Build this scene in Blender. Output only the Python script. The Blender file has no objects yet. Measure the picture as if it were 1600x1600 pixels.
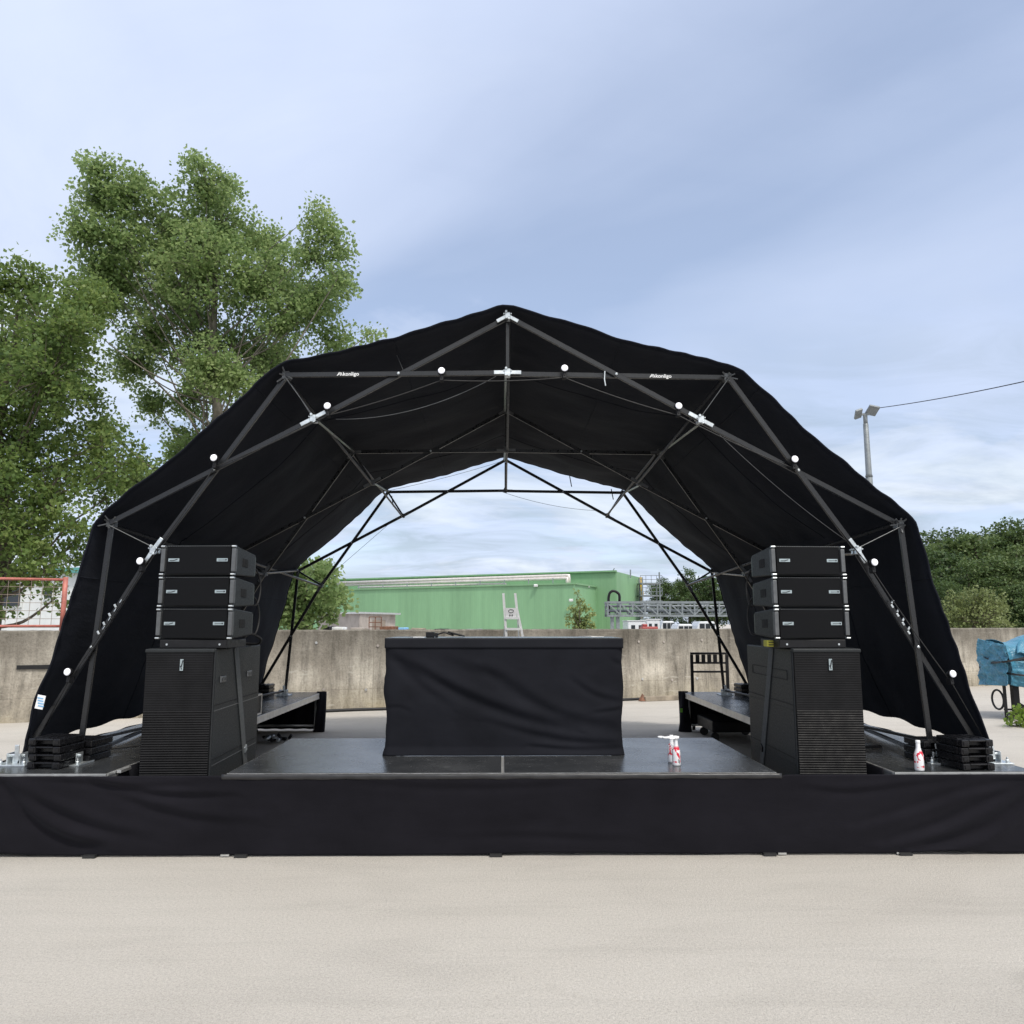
import bpy, math, random
import numpy as np
from mathutils import Vector, Matrix, noise
random.seed(7)
R = math.radians
scene = bpy.context.scene
col = scene.collection
scene.cycles.max_bounces = 7; scene.cycles.diffuse_bounces = 3; scene.cycles.glossy_bounces = 3; scene.cycles.transmission_bounces = 3

# ------------------------------------------------------------------ camera
CAM_H, FPX, PITCH, YAW = 1.67, 1244.0, R(8.0), R(0.645)
cd = bpy.data.cameras.new("Camera")
cam = bpy.data.objects.new("Camera", cd)
col.objects.link(cam)
cam.location = (0, 0, CAM_H)
cam.rotation_euler = (R(90) + PITCH, 0, -YAW)
cd.sensor_width = 36
cd.lens = 36 * FPX / 1600
cd.clip_end = 4000
scene.camera = cam

def ray(px, py):
    u = (px - 800) / FPX; v = (800 - py) / FPX
    y = math.cos(PITCH) - v * math.sin(PITCH); z = math.sin(PITCH) + v * math.cos(PITCH)
    return Vector((u * math.cos(YAW) + y * math.sin(YAW), -u * math.sin(YAW) + y * math.cos(YAW), z))
def at(px, py, Y):
    """survey: the point seen at photo pixel (px, py) standing at depth Y"""
    d = ray(px, py); return d * (Y / d.y) + Vector((0, 0, CAM_H))
def atz(px, py, Z):
    d = ray(px, py); return d * ((Z - CAM_H) / d.z) + Vector((0, 0, CAM_H))

# ------------------------------------------------------------------ helpers
def tag(o, label=None, cat=None, group=None, kind=None):
    if label: o['label'] = label
    if cat: o['category'] = cat
    if group: o['group'] = group
    if kind or label: o['kind'] = kind or 'thing'
    return o
def thing(name, label, cat, loc=(0, 0, 0), rz=0.0, group=None):
    o = bpy.data.objects.new(name, None); col.objects.link(o)
    o.location = loc; o.rotation_euler = (0, 0, rz); o.empty_display_size = .2
    return tag(o, label, cat, group)
def children(o): return [c for c in bpy.data.objects if c.parent == o]
def copy_tree(o, parent=None):
    c = o.copy(); col.objects.link(c); c.parent = parent
    for ch in children(o): copy_tree(ch, c)
    return c
def chain_inv(parent):
    # top-level things carry a transform; deeper parts are identity
    if parent is not None and parent.parent is None:
        return (Matrix.Translation(parent.location) @ parent.rotation_euler.to_matrix().to_4x4()).inverted()
    return Matrix()

class MB:
    def __init__(s): s.v = []; s.f = []
    def add(s, verts, faces):
        n = len(s.v); s.v += [tuple(p) for p in verts]; s.f += [tuple(i + n for i in f) for f in faces]; return s
    def box(s, c, size, m=None):
        sx, sy, sz = [a / 2 for a in size]; c = Vector(c)
        vs = [Vector((x, y, z)) for x in (-sx, sx) for y in (-sy, sy) for z in (-sz, sz)]
        if m is not None: vs = [m @ p for p in vs]
        return s.add([p + c for p in vs], [(0, 1, 3, 2), (4, 6, 7, 5), (0, 4, 5, 1), (2, 3, 7, 6), (0, 2, 6, 4), (1, 5, 7, 3)])
    def b2(s, x0, x1, y0, y1, z0, z1):
        return s.box(((x0 + x1) / 2, (y0 + y1) / 2, (z0 + z1) / 2), (x1 - x0, y1 - y0, z1 - z0))
    def bar(s, p, q, w, h, side=(0, 1, 0)):
        """bar from p to q; w measured across (perpendicular to side), h along side"""
        p = Vector(p); q = Vector(q); d = (q - p).normalized(); sd = Vector(side)
        sd = (sd - d * sd.dot(d)).normalized(); n = d.cross(sd)
        vs = []
        for e in (p, q):
            for a, b in ((-1, -1), (1, -1), (1, 1), (-1, 1)):
                vs.append(e + n * (a * w / 2) + sd * (b * h / 2))
        return s.add(vs, [(0, 1, 2, 3), (7, 6, 5, 4), (0, 4, 5, 1), (1, 5, 6, 2), (2, 6, 7, 3), (3, 7, 4, 0)])
    def tube(s, pts, r, n=8, cap=True):
        pts = [Vector(p) for p in pts]; m = len(pts)
        rs = r if isinstance(r, (list, tuple)) else [r] * m
        vs = []; fs = []; ref = None
        for i, p in enumerate(pts):
            d = (pts[min(i + 1, m - 1)] - pts[max(i - 1, 0)])
            d = d.normalized() if d.length > 1e-9 else Vector((0, 0, 1))
            if ref is None: ref = Vector((1, 0, 0)) if abs(d.x) < .8 else Vector((0, 1, 0))
            a = (ref - d * ref.dot(d)).normalized(); ref = a; b = d.cross(a)
            for k in range(n):
                t = 2 * math.pi * k / n
                vs.append(p + (a * math.cos(t) + b * math.sin(t)) * rs[i])
        for i in range(m - 1):
            for k in range(n):
                fs.append((i * n + k, i * n + (k + 1) % n, (i + 1) * n + (k + 1) % n, (i + 1) * n + k))
        if cap:
            fs.append(tuple(range(n - 1, -1, -1))); fs.append(tuple((m - 1) * n + k for k in range(n)))
        return s.add(vs, fs)
    def lathe(s, prof, c=(0, 0, 0), n=20, m=None):
        """profile [(r, z)] turned round the local z axis"""
        c = Vector(c); vs = []; fs = []
        for r, z in prof:
            for k in range(n):
                t = 2 * math.pi * k / n; p = Vector((r * math.cos(t), r * math.sin(t), z))
                vs.append((m @ p if m is not None else p) + c)
        for i in range(len(prof) - 1):
            for k in range(n):
                fs.append((i * n + k, i * n + (k + 1) % n, (i + 1) * n + (k + 1) % n, (i + 1) * n + k))
        fs.append(tuple(range(n - 1, -1, -1))); fs.append(tuple((len(prof) - 1) * n + k for k in range(n)))
        return s.add(vs, fs)
    def grid(s, nu, nv, fn):
        vs = [fn(i / nu, j / nv) for j in range(nv + 1) for i in range(nu + 1)]
        fs = [(j * (nu + 1) + i, j * (nu + 1) + i + 1, (j + 1) * (nu + 1) + i + 1, (j + 1) * (nu + 1) + i) for j in range(nv) for i in range(nu)]
        return s.add(vs, fs)
    def build(s, name, mat, parent=None, bevel=0, smooth=False, solid=0, world=True, segs=2):
        me = bpy.data.meshes.new(name); me.from_pydata(s.v, [], s.f); me.update()
        if mat is not None: me.materials.append(mat)
        if smooth: me.polygons.foreach_set('use_smooth', [True] * len(me.polygons))
        o = bpy.data.objects.new(name, me); col.objects.link(o)
        if parent is not None:
            o.parent = parent
            if world: o.matrix_parent_inverse = chain_inv(parent)
        if solid:
            md = o.modifiers.new('Solidify', 'SOLIDIFY'); md.thickness = solid; md.offset = 0
        if bevel:
            md = o.modifiers.new('Bevel', 'BEVEL'); md.width = bevel; md.segments = segs; md.limit_method = 'ANGLE'; md.angle_limit = R(40)
        return o
def arc(p, q, sag, n=16):
    p = Vector(p); q = Vector(q)
    return [p.lerp(q, i / n) - Vector((0, 0, sag * 4 * (i / n) * (1 - i / n))) for i in range(n + 1)]
def spline(pts, n=8):
    P = [Vector(p) for p in pts]; P = [P[0] * 2 - P[1]] + P + [P[-1] * 2 - P[-2]]; out = []
    for i in range(1, len(P) - 2):
        for k in range(n):
            t = k / n; a, b, c, d = P[i - 1:i + 3]
            out.append(.5 * ((2 * b) + (c - a) * t + (2 * a - 5 * b + 4 * c - d) * t * t + (3 * b - a - 3 * c + d) * t ** 3))
    out.append(P[-2]); return out

# ------------------------------------------------------------------ materials
def newmat(name):
    m = bpy.data.materials.new(name); m.use_nodes = True
    nt = m.node_tree; return m, nt, nt.nodes['Principled BSDF']
def N(nt, typ, **kw):
    n = nt.nodes.new(typ)
    for k, v in kw.items(): setattr(n, k, v)
    return n
def noise_node(nt, vec, scale, detail=6, rough=.6, dist=0.0):
    n = N(nt, 'ShaderNodeTexNoise'); n.inputs['Scale'].default_value = scale; n.inputs['Detail'].default_value = detail
    n.inputs['Roughness'].default_value = rough; n.inputs['Distortion'].default_value = dist
    nt.links.new(vec, n.inputs['Vector']); return n.outputs['Fac']
def coords(nt, scale=(1, 1, 1), kind='Object'):
    t = N(nt, 'ShaderNodeTexCoord'); mp = N(nt, 'ShaderNodeMapping'); mp.inputs['Scale'].default_value = scale
    nt.links.new(t.outputs[kind], mp.inputs['Vector']); return mp.outputs['Vector']
def ramp(nt, fac, stops):
    r = N(nt, 'ShaderNodeValToRGB'); el = r.color_ramp.elements
    while len(el) < len(stops): el.new(.5)
    for e, (p, c) in zip(el, stops):
        e.position = p; e.color = (c, c, c, 1) if isinstance(c, (int, float)) else tuple(c) + (1,)
    nt.links.new(fac, r.inputs['Fac']); return r.outputs['Color']
def mix(nt, fac, a, b, mode='MIX'):
    n = N(nt, 'ShaderNodeMix', data_type='RGBA', blend_type=mode)
    for key, val in ((0, fac), (6, a), (7, b)):
        if isinstance(val, (int, float)): n.inputs[key].default_value = val
        elif isinstance(val, tuple): n.inputs[key].default_value = val + (1,) if len(val) == 3 else val
        else: nt.links.new(val, n.inputs[key])
    return n.outputs[2]
def bump(nt, b, height, strength=.3, dist=.01, normal=None):
    n = N(nt, 'ShaderNodeBump'); n.inputs['Strength'].default_value = strength; n.inputs['Distance'].default_value = dist
    nt.links.new(height, n.inputs['Height'])
    if normal is not None: nt.links.new(normal, n.inputs['Normal'])
    nt.links.new(n.outputs['Normal'], b.inputs['Normal']); return n.outputs['Normal']
def math_n(nt, op, a, b=None):
    n = N(nt, 'ShaderNodeMath', operation=op)
    for i, v in enumerate((a, b)):
        if v is None: continue
        if isinstance(v, (int, float)): n.inputs[i].default_value = v
        else: nt.links.new(v, n.inputs[i])
    return n.outputs[0]

def simple(name, c, rough=.5, metal=0.0, var=.25, scale=9.0, bmp=.1, bscale=120.0, spec=.5):
    m, nt, b = newmat(name)
    v = coords(nt); f = noise_node(nt, v, scale)
    lo = tuple(x * (1 - var) for x in c); hi = tuple(min(1, x * (1 + var)) for x in c)
    nt.links.new(ramp(nt, f, [(.3, lo), (.7, hi)]), b.inputs['Base Color'])
    rr = ramp(nt, noise_node(nt, v, scale * 2.3), [(.3, max(.03, rough - .1)), (.7, min(1, rough + .1))])
    nt.links.new(rr, b.inputs['Roughness'])
    b.inputs['Metallic'].default_value = metal; b.inputs['Specular IOR Level'].default_value = spec
    if bmp: bump(nt, b, noise_node(nt, v, bscale, 3), bmp, .004)
    return m
def fabric(name, c, rough=.85, wr=.25):
    m, nt, b = newmat(name)
    v = coords(nt)
    f = noise_node(nt, v, 2.2, 5)
    nt.links.new(ramp(nt, f, [(.3, tuple(x * .8 for x in c)), (.7, tuple(x * 1.2 for x in c))]), b.inputs['Base Color'])
    b.inputs['Roughness'].default_value = rough; b.inputs['Specular IOR Level'].default_value = .1
    b.inputs['Sheen Weight'].default_value = .05; b.inputs['Sheen Roughness'].default_value = .5
    b.inputs['Sheen Tint'].default_value = (.6, .65, .8, 1)
    n1 = bump(nt, b, noise_node(nt, coords(nt, (1, 1, 2.5)), 3.0, 4), wr, .03)
    bump(nt, b, noise_node(nt, v, 260, 2), .25, .002, n1)
    return m

M = {}
M['canopy'] = fabric('canopy_fabric', (.0088, .0102, .0152), .8, .3)
M['molton'] = fabric('black_cloth', (.0098, .0092, .0125), .9, .12)
M['bar'] = simple('bar_black', (.0085, .009, .0105), .32, 0, .15, 14, .015, 60, .55)
M['blackmetal'] = simple('black_metal', (.010, .010, .0115), .45, 0, .3, 12, .08, 120, .25)
M['rubber'] = simple('black_rubber', (.014, .014, .015), .6, 0, .3, 20, .15)
M['plastic'] = simple('black_plastic', (.008, .008, .0095), .3, 0, .4, 25, .12, 60, .3)
M['zinc'] = simple('zinc_steel', (.62, .66, .68), .38, .85, .25, 20, .1)
M['alu'] = simple('aluminium', (.66, .66, .65), .42, .8, .15, 8, .05)
M['railgrey'] = simple('rigging_grey', (.105, .11, .115), .45, .4, .2, 18, .05)
M['cab'] = simple('speaker_paint', (.019, .0215, .0235), .5, 0, .12, 30, .25, 220, .25)
M['darkrecess'] = simple('recess_black', (.004, .004, .005), .7, 0, .2, 10, 0)
M['white'] = simple('white_paint', (.78, .79, .8), .45, 0, .06, 6, .03)
M['badge'] = simple('badge_silver', (.34, .4, .42), .35, .4, .1, 30, 0)
M['ink'] = simple('dark_ink', (.01, .012, .016), .5, 0, .1, 30, 0)
M['lightprint'] = simple('white_print', (.8, .8, .8), .6, 0, .03, 30, 0)
M['blueprint'] = simple('blue_print', (.2, .42, .66), .6, 0, .1, 30, 0)
M['red'] = simple('red_paint', (.42, .14, .11), .55, 0, .3, 9, .1)
M['rust'] = simple('rusty_steel', (.16, .075, .045), .8, 0, .5, 9, .3)
M['galv'] = simple('galvanised_grey', (.2, .225, .24), .5, .3, .2, 5, .05)
M['post'] = simple('grey_post', (.2, .22, .23), .5, .2, .2, 5, .05)
M['bark'] = simple('bark', (.11, .09, .07), .9, 0, .5, 6, .6, 14)
M['palebark'] = simple('pale_bark', (.15, .135, .11), .9, 0, .45, 5, .5, 14)
M['yellow'] = simple('yellow_paint', (.62, .4, .03), .5, 0, .2, 9, .05)
M['yellowtag'] = simple('yellow_tag', (.4, .38, .05), .6, 0, .15, 9, .05)
M['wood'] = simple('old_wood', (.26, .22, .17), .8, 0, .4, 4, .3, 40)
M['shed'] = simple('shed_concrete', (.36, .32, .29), .85, 0, .25, 1.2, .2, 8)
M['sheddark'] = simple('shed_concrete_brown', (.25, .205, .17), .85, 0, .25, 1.2, .2, 8)
M['glass'] = simple('window_glass', (.02, .025, .03), .12, 0, .2, 3, 0)
M['pipe'] = simple('pipe_cladding', (.66, .6, .57), .4, .3, .12, 3, .03)
M['teal'] = simple('teal_trim', (.1, .3, .28), .5, 0, .1, 3, 0)
M['vanwhite'] = simple('vehicle_white', (.58, .6, .62), .3, 0, .06, 3, 0)
M['vanred'] = simple('vehicle_red', (.3, .045, .04), .4, 0, .15, 3, 0)
M['sticker'] = simple('green_sticker', (.2, .5, .05), .6, 0, .1, 3, 0)

def mat_ground():
    m, nt, b = newmat('yard_concrete')
    v = coords(nt)
    big = noise_node(nt, coords(nt, (.12, .3, 1)), 1.0, 6, .62, .6)
    mid = noise_node(nt, coords(nt, (.7, 2.0, 1)), 1.0, 5, .6, .4)
    fine = noise_node(nt, v, 60, 5, .8)
    grit = noise_node(nt, v, 150, 2, .6)
    c = ramp(nt, big, [(.3, (.412, .382, .342)), (.5, (.462, .433, .391)), (.7, (.5, .473, .431))])
    c = mix(nt, .42, c, ramp(nt, mid, [(.28, .78), (.5, 1.0), (.75, 1.06)]), 'MULTIPLY')
    c = mix(nt, .6, c, ramp(nt, fine, [(.3, .62), (.5, .98), (.68, 1.2)]), 'MULTIPLY')
    c = mix(nt, .65, c, ramp(nt, grit, [(.3, .68), (.6, 1.12)]), 'MULTIPLY')
    # long sweeping scuff marks
    sw = noise_node(nt, coords(nt, (.35, 5.5, 1)), 1.3, 4, .5, 1.4)
    c = mix(nt, .16, c, ramp(nt, sw, [(.36, .8), (.46, 1.0), (.6, 1.03)]), 'MULTIPLY')
    spots = ramp(nt, noise_node(nt, v, .9, 4, .55), [(.28, .72), (.36, 1.0)])
    c = mix(nt, .6, c, spots, 'MULTIPLY')
    vo = N(nt, 'ShaderNodeTexVoronoi', feature='DISTANCE_TO_EDGE'); vo.inputs['Scale'].default_value = .42
    wv = N(nt, 'ShaderNodeVectorMath', operation='ADD'); nz = N(nt, 'ShaderNodeTexNoise'); nz.inputs['Scale'].default_value = 1.6; nz.inputs['Detail'].default_value = 6
    nt.links.new(v, nz.inputs['Vector']); nt.links.new(v, wv.inputs[0]); nt.links.new(nz.outputs['Color'], wv.inputs[1]); nt.links.new(wv.outputs[0], vo.inputs['Vector'])
    crk = math_n(nt, 'MULTIPLY', ramp(nt, vo.outputs['Distance'], [(.0, 1.0), (.006, 0.0)]), ramp(nt, mid, [(.5, 0.0), (.6, 1.0)]))
    c = mix(nt, math_n(nt, 'MULTIPLY', crk, .1), c, (.2, .175, .15))
    nt.links.new(c, b.inputs['Base Color'])
    b.inputs['Roughness'].default_value = .92; b.inputs['Specular IOR Level'].default_value = .2
    n1 = bump(nt, b, fine, .6, .012); bump(nt, b, grit, .5, .005, n1)
    return m
M['ground'] = mat_ground()

def mat_wall():
    m, nt, b = newmat('weathered_concrete')
    t = N(nt, 'ShaderNodeTexCoord'); sx = N(nt, 'ShaderNodeSeparateXYZ'); nt.links.new(t.outputs['Object'], sx.inputs[0])
    z = sx.outputs['Z']; x = sx.outputs['X']
    streak = noise_node(nt, coords(nt, (3.2, 1, .4)), 1.5, 7, .72, .4)
    blot = noise_node(nt, coords(nt), .9, 6, .62)
    fine = noise_node(nt, coords(nt), 24, 6, .72)
    c = ramp(nt, blot, [(.32, (.2, .178, .145)), (.5, (.35, .318, .268)), (.66, (.52, .48, .41))])
    c = mix(nt, .85, c, ramp(nt, streak, [(.34, .36), (.47, .84), (.64, 1.25)]), 'MULTIPLY')
    c = mix(nt, .6, c, ramp(nt, fine, [(.32, .5), (.5, 1.0), (.68, 1.25)]), 'MULTIPLY')
    # grime washed down from the coping, ragged lower edge
    zz = math_n(nt, 'ADD', z, math_n(nt, 'MULTIPLY', math_n(nt, 'SUBTRACT', streak, .5), 1.1))
    grime = ramp(nt, math_n(nt, 'DIVIDE', zz, 1.6), [(.4, 1.08), (.7, .74), (.95, .5)])
    c = mix(nt, .95, c, grime, 'MULTIPLY')
    # pale lime scars
    sc = ramp(nt, noise_node(nt, coords(nt, (1.2, 1, 7)), 1.7, 5, .6, .7), [(.62, 0.0), (.66, 1.0)])
    sc2 = math_n(nt, 'MULTIPLY', sc, ramp(nt, math_n(nt, 'DIVIDE', z, 1.6), [(.3, .55), (.7, .12)]))
    c = mix(nt, sc2, c, (.56, .53, .47))
    # ochre moss in the lowest band
    moss = math_n(nt, 'MULTIPLY', ramp(nt, math_n(nt, 'DIVIDE', z, 1.6), [(.0, .5), (.35, 0.0)]), ramp(nt, blot, [(.4, 0.0), (.65, 1.0)]))
    c = mix(nt, moss, c, (.30, .235, .1))
    # shuttering joints
    fx = math_n(nt, 'FRACT', math_n(nt, 'DIVIDE', math_n(nt, 'ADD', x, 60.4), 2.62)); jx = math_n(nt, 'LESS_THAN', fx, .0095)
    jz = math_n(nt, 'LESS_THAN', math_n(nt, 'ABSOLUTE', math_n(nt, 'SUBTRACT', z, .40)), .006)
    j = math_n(nt, 'MAXIMUM', jx, jz)
    c = mix(nt, math_n(nt, 'MULTIPLY', j, .3), c, (.12, .105, .085))
    nt.links.new(c, b.inputs['Base Color']); b.inputs['Roughness'].default_value = .92; b.inputs['Specular IOR Level'].default_value = .2
    n1 = bump(nt, b, fine, .6, .02); bump(nt, b, j, -.4, .01, n1)
    return m
M['wall'] = mat_wall()

def mat_deck():
    m, nt, b = newmat('deck_phenolic')
    v = coords(nt)
    s1 = noise_node(nt, coords(nt, (2.2, 6, 1)), 1.6, 7, .72, 2.2)
    s2 = noise_node(nt, coords(nt, (9, 2.5, 1)), 1.5, 7, .72, 1.6)
    scr = math_n(nt, 'MAXIMUM', ramp(nt, s1, [(.6, 0.0), (.7, 1.0)]), ramp(nt, s2, [(.62, 0.0), (.72, .8)]))
    dust = noise_node(nt, v, 1.6, 6, .65, .5)
    c = ramp(nt, dust, [(.3, (.020, .022, .024)), (.7, (.05, .052, .055))])
    c = mix(nt, math_n(nt, 'MULTIPLY', scr, .55), c, (.17, .175, .18))
    nt.links.new(c, b.inputs['Base Color'])
    r = mix(nt, math_n(nt, 'MULTIPLY', scr, .5), ramp(nt, dust, [(.3, .17), (.7, .3)]), (.5, .5, .5))
    nt.links.new(r, b.inputs['Roughness']); b.inputs['Specular IOR Level'].default_value = .75
    bump(nt, b, noise_node(nt, v, 190, 2), .2, .003)
    return m
M['deck'] = mat_deck()

def mat_cladding(name, c, pitch, var=.13):
    m, nt, b = newmat(name)
    t = N(nt, 'ShaderNodeTexCoord'); sx = N(nt, 'ShaderNodeSeparateXYZ'); nt.links.new(t.outputs['Object'], sx.inputs[0])
    ph = math_n(nt, 'FRACT', math_n(nt, 'DIVIDE', math_n(nt, 'ADD', sx.outputs['X'], math_n(nt, 'MULTIPLY', sx.outputs['Y'], .9)), pitch))
    rib = ramp(nt, ph, [(.0, 0.0), (.12, 1.0), (.5, 1.0), (.62, 0.0)])
    f = noise_node(nt, coords(nt, (.25, .25, .06)), 1.0, 6, .65)
    cc = ramp(nt, f, [(.3, tuple(k * (1 - var) for k in c)), (.7, tuple(k * (1 + var) for k in c))])
    d = noise_node(nt, coords(nt, (1.5, 1.5, .12)), 1.0, 5, .7)
    cc = mix(nt, .35, cc, ramp(nt, d, [(.3, .8), (.6, 1.05)]), 'MULTIPLY')
    nt.links.new(cc, b.inputs['Base Color']); b.inputs['Roughness'].default_value = .55; b.inputs['Specular IOR Level'].default_value = .3
    bump(nt, b, rib, .12, pitch * .3)
    return m
M['green'] = mat_cladding('green_cladding', (.205, .375, .21), .33)
M['green2'] = mat_cladding('green_cladding_upper', (.19, .345, .19), .5)
M['whiteclad'] = mat_cladding('white_cladding', (.66, .68, .68), .3)

def mat_leaf(name, c0, c1, c2, trans=.35):
    m, nt, b = newmat(name)
    g = N(nt, 'ShaderNodeNewGeometry')
    f = noise_node(nt, coords(nt), .55, 3)
    rnd = g.outputs['Random Per Island']
    fac = math_n(nt, 'ADD', math_n(nt, 'MULTIPLY', f, .75), math_n(nt, 'MULTIPLY', rnd, .38))
    oi = N(nt, 'ShaderNodeObjectInfo'); fac = math_n(nt, 'ADD', fac, math_n(nt, 'MULTIPLY', math_n(nt, 'SUBTRACT', oi.outputs['Random'], .5), .32 if 'wood' in name else 0.0))
    c = ramp(nt, fac, [(.28, c0), (.55, c1), (.85, c2)])
    nt.links.new(c, b.inputs['Base Color']); b.inputs['Roughness'].default_value = .5; b.inputs['Specular IOR Level'].default_value = .35
    tr = N(nt, 'ShaderNodeBsdfTranslucent'); nt.links.new(mix(nt, .5, c, tuple(min(1, k * 1.5) for k in c2)), tr.inputs['Color'])
    ms = N(nt, 'ShaderNodeMixShader'); ms.inputs[0].default_value = trans
    nt.links.new(b.outputs[0], ms.inputs[1]); nt.links.new(tr.outputs[0], ms.inputs[2])
    nt.links.new(ms.outputs[0], nt.nodes['Material Output'].inputs['Surface'])
    return m
M['leaf_poplar'] = mat_leaf('poplar_leaf', (.085, .145, .042), (.165, .255, .082), (.32, .39, .17), .52)
M['leaf_oak'] = mat_leaf('oak_leaf', (.055, .1, .026), (.11, .18, .045), (.23, .29, .09), .45)
M['leaf_wood'] = mat_leaf('woodland_leaf', (.036, .066, .02), (.066, .112, .034), (.125, .17, .058), .32)
M['leaf_bush'] = mat_leaf('willow_leaf', (.1, .135, .045), (.155, .19, .065), (.22, .25, .1), .3)
M['leaf_fresh'] = mat_leaf('fresh_leaf', (.09, .16, .02), (.16, .25, .035), (.26, .34, .07), .35)
M['leaf_young'] = mat_leaf('sapling_leaf', (.14, .18, .06), (.2, .25, .085), (.27, .31, .12), .3)

def mat_tarp():
    m, nt, b = newmat('blue_tarpaulin')
    f = noise_node(nt, coords(nt), 3.5, 5, .6)
    nt.links.new(ramp(nt, f, [(.3, (.035, .165, .26)), (.7, (.075, .28, .4))]), b.inputs['Base Color'])
    b.inputs['Roughness'].default_value = .28; b.inputs['Specular IOR Level'].default_value = .6
    n1 = bump(nt, b, noise_node(nt, coords(nt, (1, 1, 3)), 5, 5, .6, 1.5), .6, .05)
    return m
M['tarp'] = mat_tarp()
def mat_bottle():
    m, nt, b = newmat('printed_bottle')
    t = N(nt, 'ShaderNodeTexCoord'); sx = N(nt, 'ShaderNodeSeparateXYZ'); nt.links.new(t.outputs['Object'], sx.inputs[0])
    f = noise_node(nt, coords(nt, (1, 1, .8)), 19, 2, .5, 1.2)
    band = ramp(nt, sx.outputs['Z'], [(.02, 0.0), (.028, 1.0), (.135, 1.0), (.15, 0.0)])
    k = math_n(nt, 'MULTIPLY', band, ramp(nt, f, [(.5, 0.0), (.515, 1.0)]))
    nt.links.new(mix(nt, k, (.76, .76, .78), (.6, .012, .04)), b.inputs['Base Color'])
    b.inputs['Roughness'].default_value = .32; b.inputs['Metallic'].default_value = .1
    return m
M['bottle'] = mat_bottle()
def mat_lamp():
    m, nt, b = newmat('lamp_lens')
    b.inputs['Base Color'].default_value = (.9, .9, .92, 1); b.inputs['Roughness'].default_value = .3
    b.inputs['Emission Color'].default_value = (.86, .88, 1, 1); b.inputs['Emission Strength'].default_value = .3
    return m
M['lens'] = mat_lamp()

# ------------------------------------------------------------------ world + sun
SUN_EL, SUN_AZ = R(56), R(152)          # azimuth clockwise from +Y: behind the camera, to the right
w = bpy.data.worlds.new("World"); scene.world = w; w.use_nodes = True
nt = w.node_tree; nt.nodes.clear()
out = N(nt, 'ShaderNodeOutputWorld')
sky = N(nt, 'ShaderNodeTexSky'); sky.sky_type = 'NISHITA'; sky.sun_disc = False
sky.sun_elevation = SUN_EL; sky.sun_rotation = SUN_AZ; sky.air_density = 1.0; sky.dust_density = .6; sky.ozone_density = 1.6
bg1 = N(nt, 'ShaderNodeBackground'); bg1.inputs['Strength'].default_value = .13
nt.links.new(sky.outputs[0], bg1.inputs['Color'])
tc = N(nt, 'ShaderNodeTexCoord'); sp = N(nt, 'ShaderNodeSeparateXYZ'); nt.links.new(tc.outputs['Generated'], sp.inputs[0])
zc = math_n(nt, 'ADD', math_n(nt, 'MAXIMUM', sp.outputs['Z'], 0.0), .16)
cx = math_n(nt, 'DIVIDE', sp.outputs['X'], zc); cy = math_n(nt, 'DIVIDE', sp.outputs['Y'], zc)
cv = N(nt, 'ShaderNodeCombineXYZ'); nt.links.new(cx, cv.inputs[0]); nt.links.new(cy, cv.inputs[1])
SKYOFF = (7.7, 2.4, 0)
def cloud(scale, off, detail, rough, dist, rz=0):
    mp = N(nt, 'ShaderNodeMapping'); mp.inputs['Scale'].default_value = scale; mp.inputs['Location'].default_value = off; mp.inputs['Rotation'].default_value = (0, 0, rz)
    nt.links.new(cv.outputs[0], mp.inputs['Vector']); return noise_node(nt, mp.outputs[0], 1.0, detail, rough, dist)
hi = cloud((.5, .72, 1), SKYOFF, 6, .45, .6, R(38))
lo = cloud((.75, .95, 1), (8.3, 5.0, 0), 9, .6, .5, R(8))
wisp = cloud((1.6, 3.2, 1), (1.3, 2.2, 0), 8, .6, .8, R(20))
hz = ramp(nt, sp.outputs['Z'], [(.0, 1.0), (.25, .85), (.45, .4), (.75, .06)])
m_hi = ramp(nt, math_n(nt, 'ADD', math_n(nt, 'MULTIPLY', hi, .93), math_n(nt, 'MULTIPLY', wisp, .07)), [(.36, .42), (.5, .8), (.62, 1.0)])
m_lo = math_n(nt, 'MULTIPLY', ramp(nt, lo, [(.36, 0.0), (.52, 1.0)]), hz)
mask = math_n(nt, 'MAXIMUM', m_hi, m_lo)
hz2 = ramp(nt, sp.outputs['Z'], [(.0, 1.0), (.22, .8), (.36, .1), (.6, 0.0)])
ccol = mix(nt, math_n(nt, 'MULTIPLY', hz2, ramp(nt, wisp, [(.4, 0.0), (.62, 1.0)])), (.565, .645, .83), (.40, .475, .575))
ccol = mix(nt, math_n(nt, 'MULTIPLY', hz, ramp(nt, lo, [(.5, 0.0), (.66, 1.0)])), ccol, (.74, .80, .87))
# unseen bright cloud round the sun, behind the camera, added to raise ambient light
dt = N(nt, 'ShaderNodeVectorMath', operation='DOT_PRODUCT'); nt.links.new(tc.outputs['Generated'], dt.inputs[0])
dt.inputs[1].default_value = (math.sin(SUN_AZ) * math.cos(SUN_EL), math.cos(SUN_AZ) * math.cos(SUN_EL), math.sin(SUN_EL))
glow = ramp(nt, dt.outputs['Value'], [(.35, 0.0), (.7, .25), (.93, 1.0)])
ccol = mix(nt, glow, ccol, (1.75, 1.7, 1.6))
mask = math_n(nt, 'MAXIMUM', mask, glow)
bg2 = N(nt, 'ShaderNodeBackground'); bg2.inputs['Strength'].default_value = 1.0
nt.links.new(ccol, bg2.inputs['Color'])
mx = N(nt, 'ShaderNodeMixShader'); nt.links.new(mask, mx.inputs[0]); nt.links.new(bg1.outputs[0], mx.inputs[1]); nt.links.new(bg2.outputs[0], mx.inputs[2])
nt.links.new(mx.outputs[0], out.inputs['Surface'])
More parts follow.
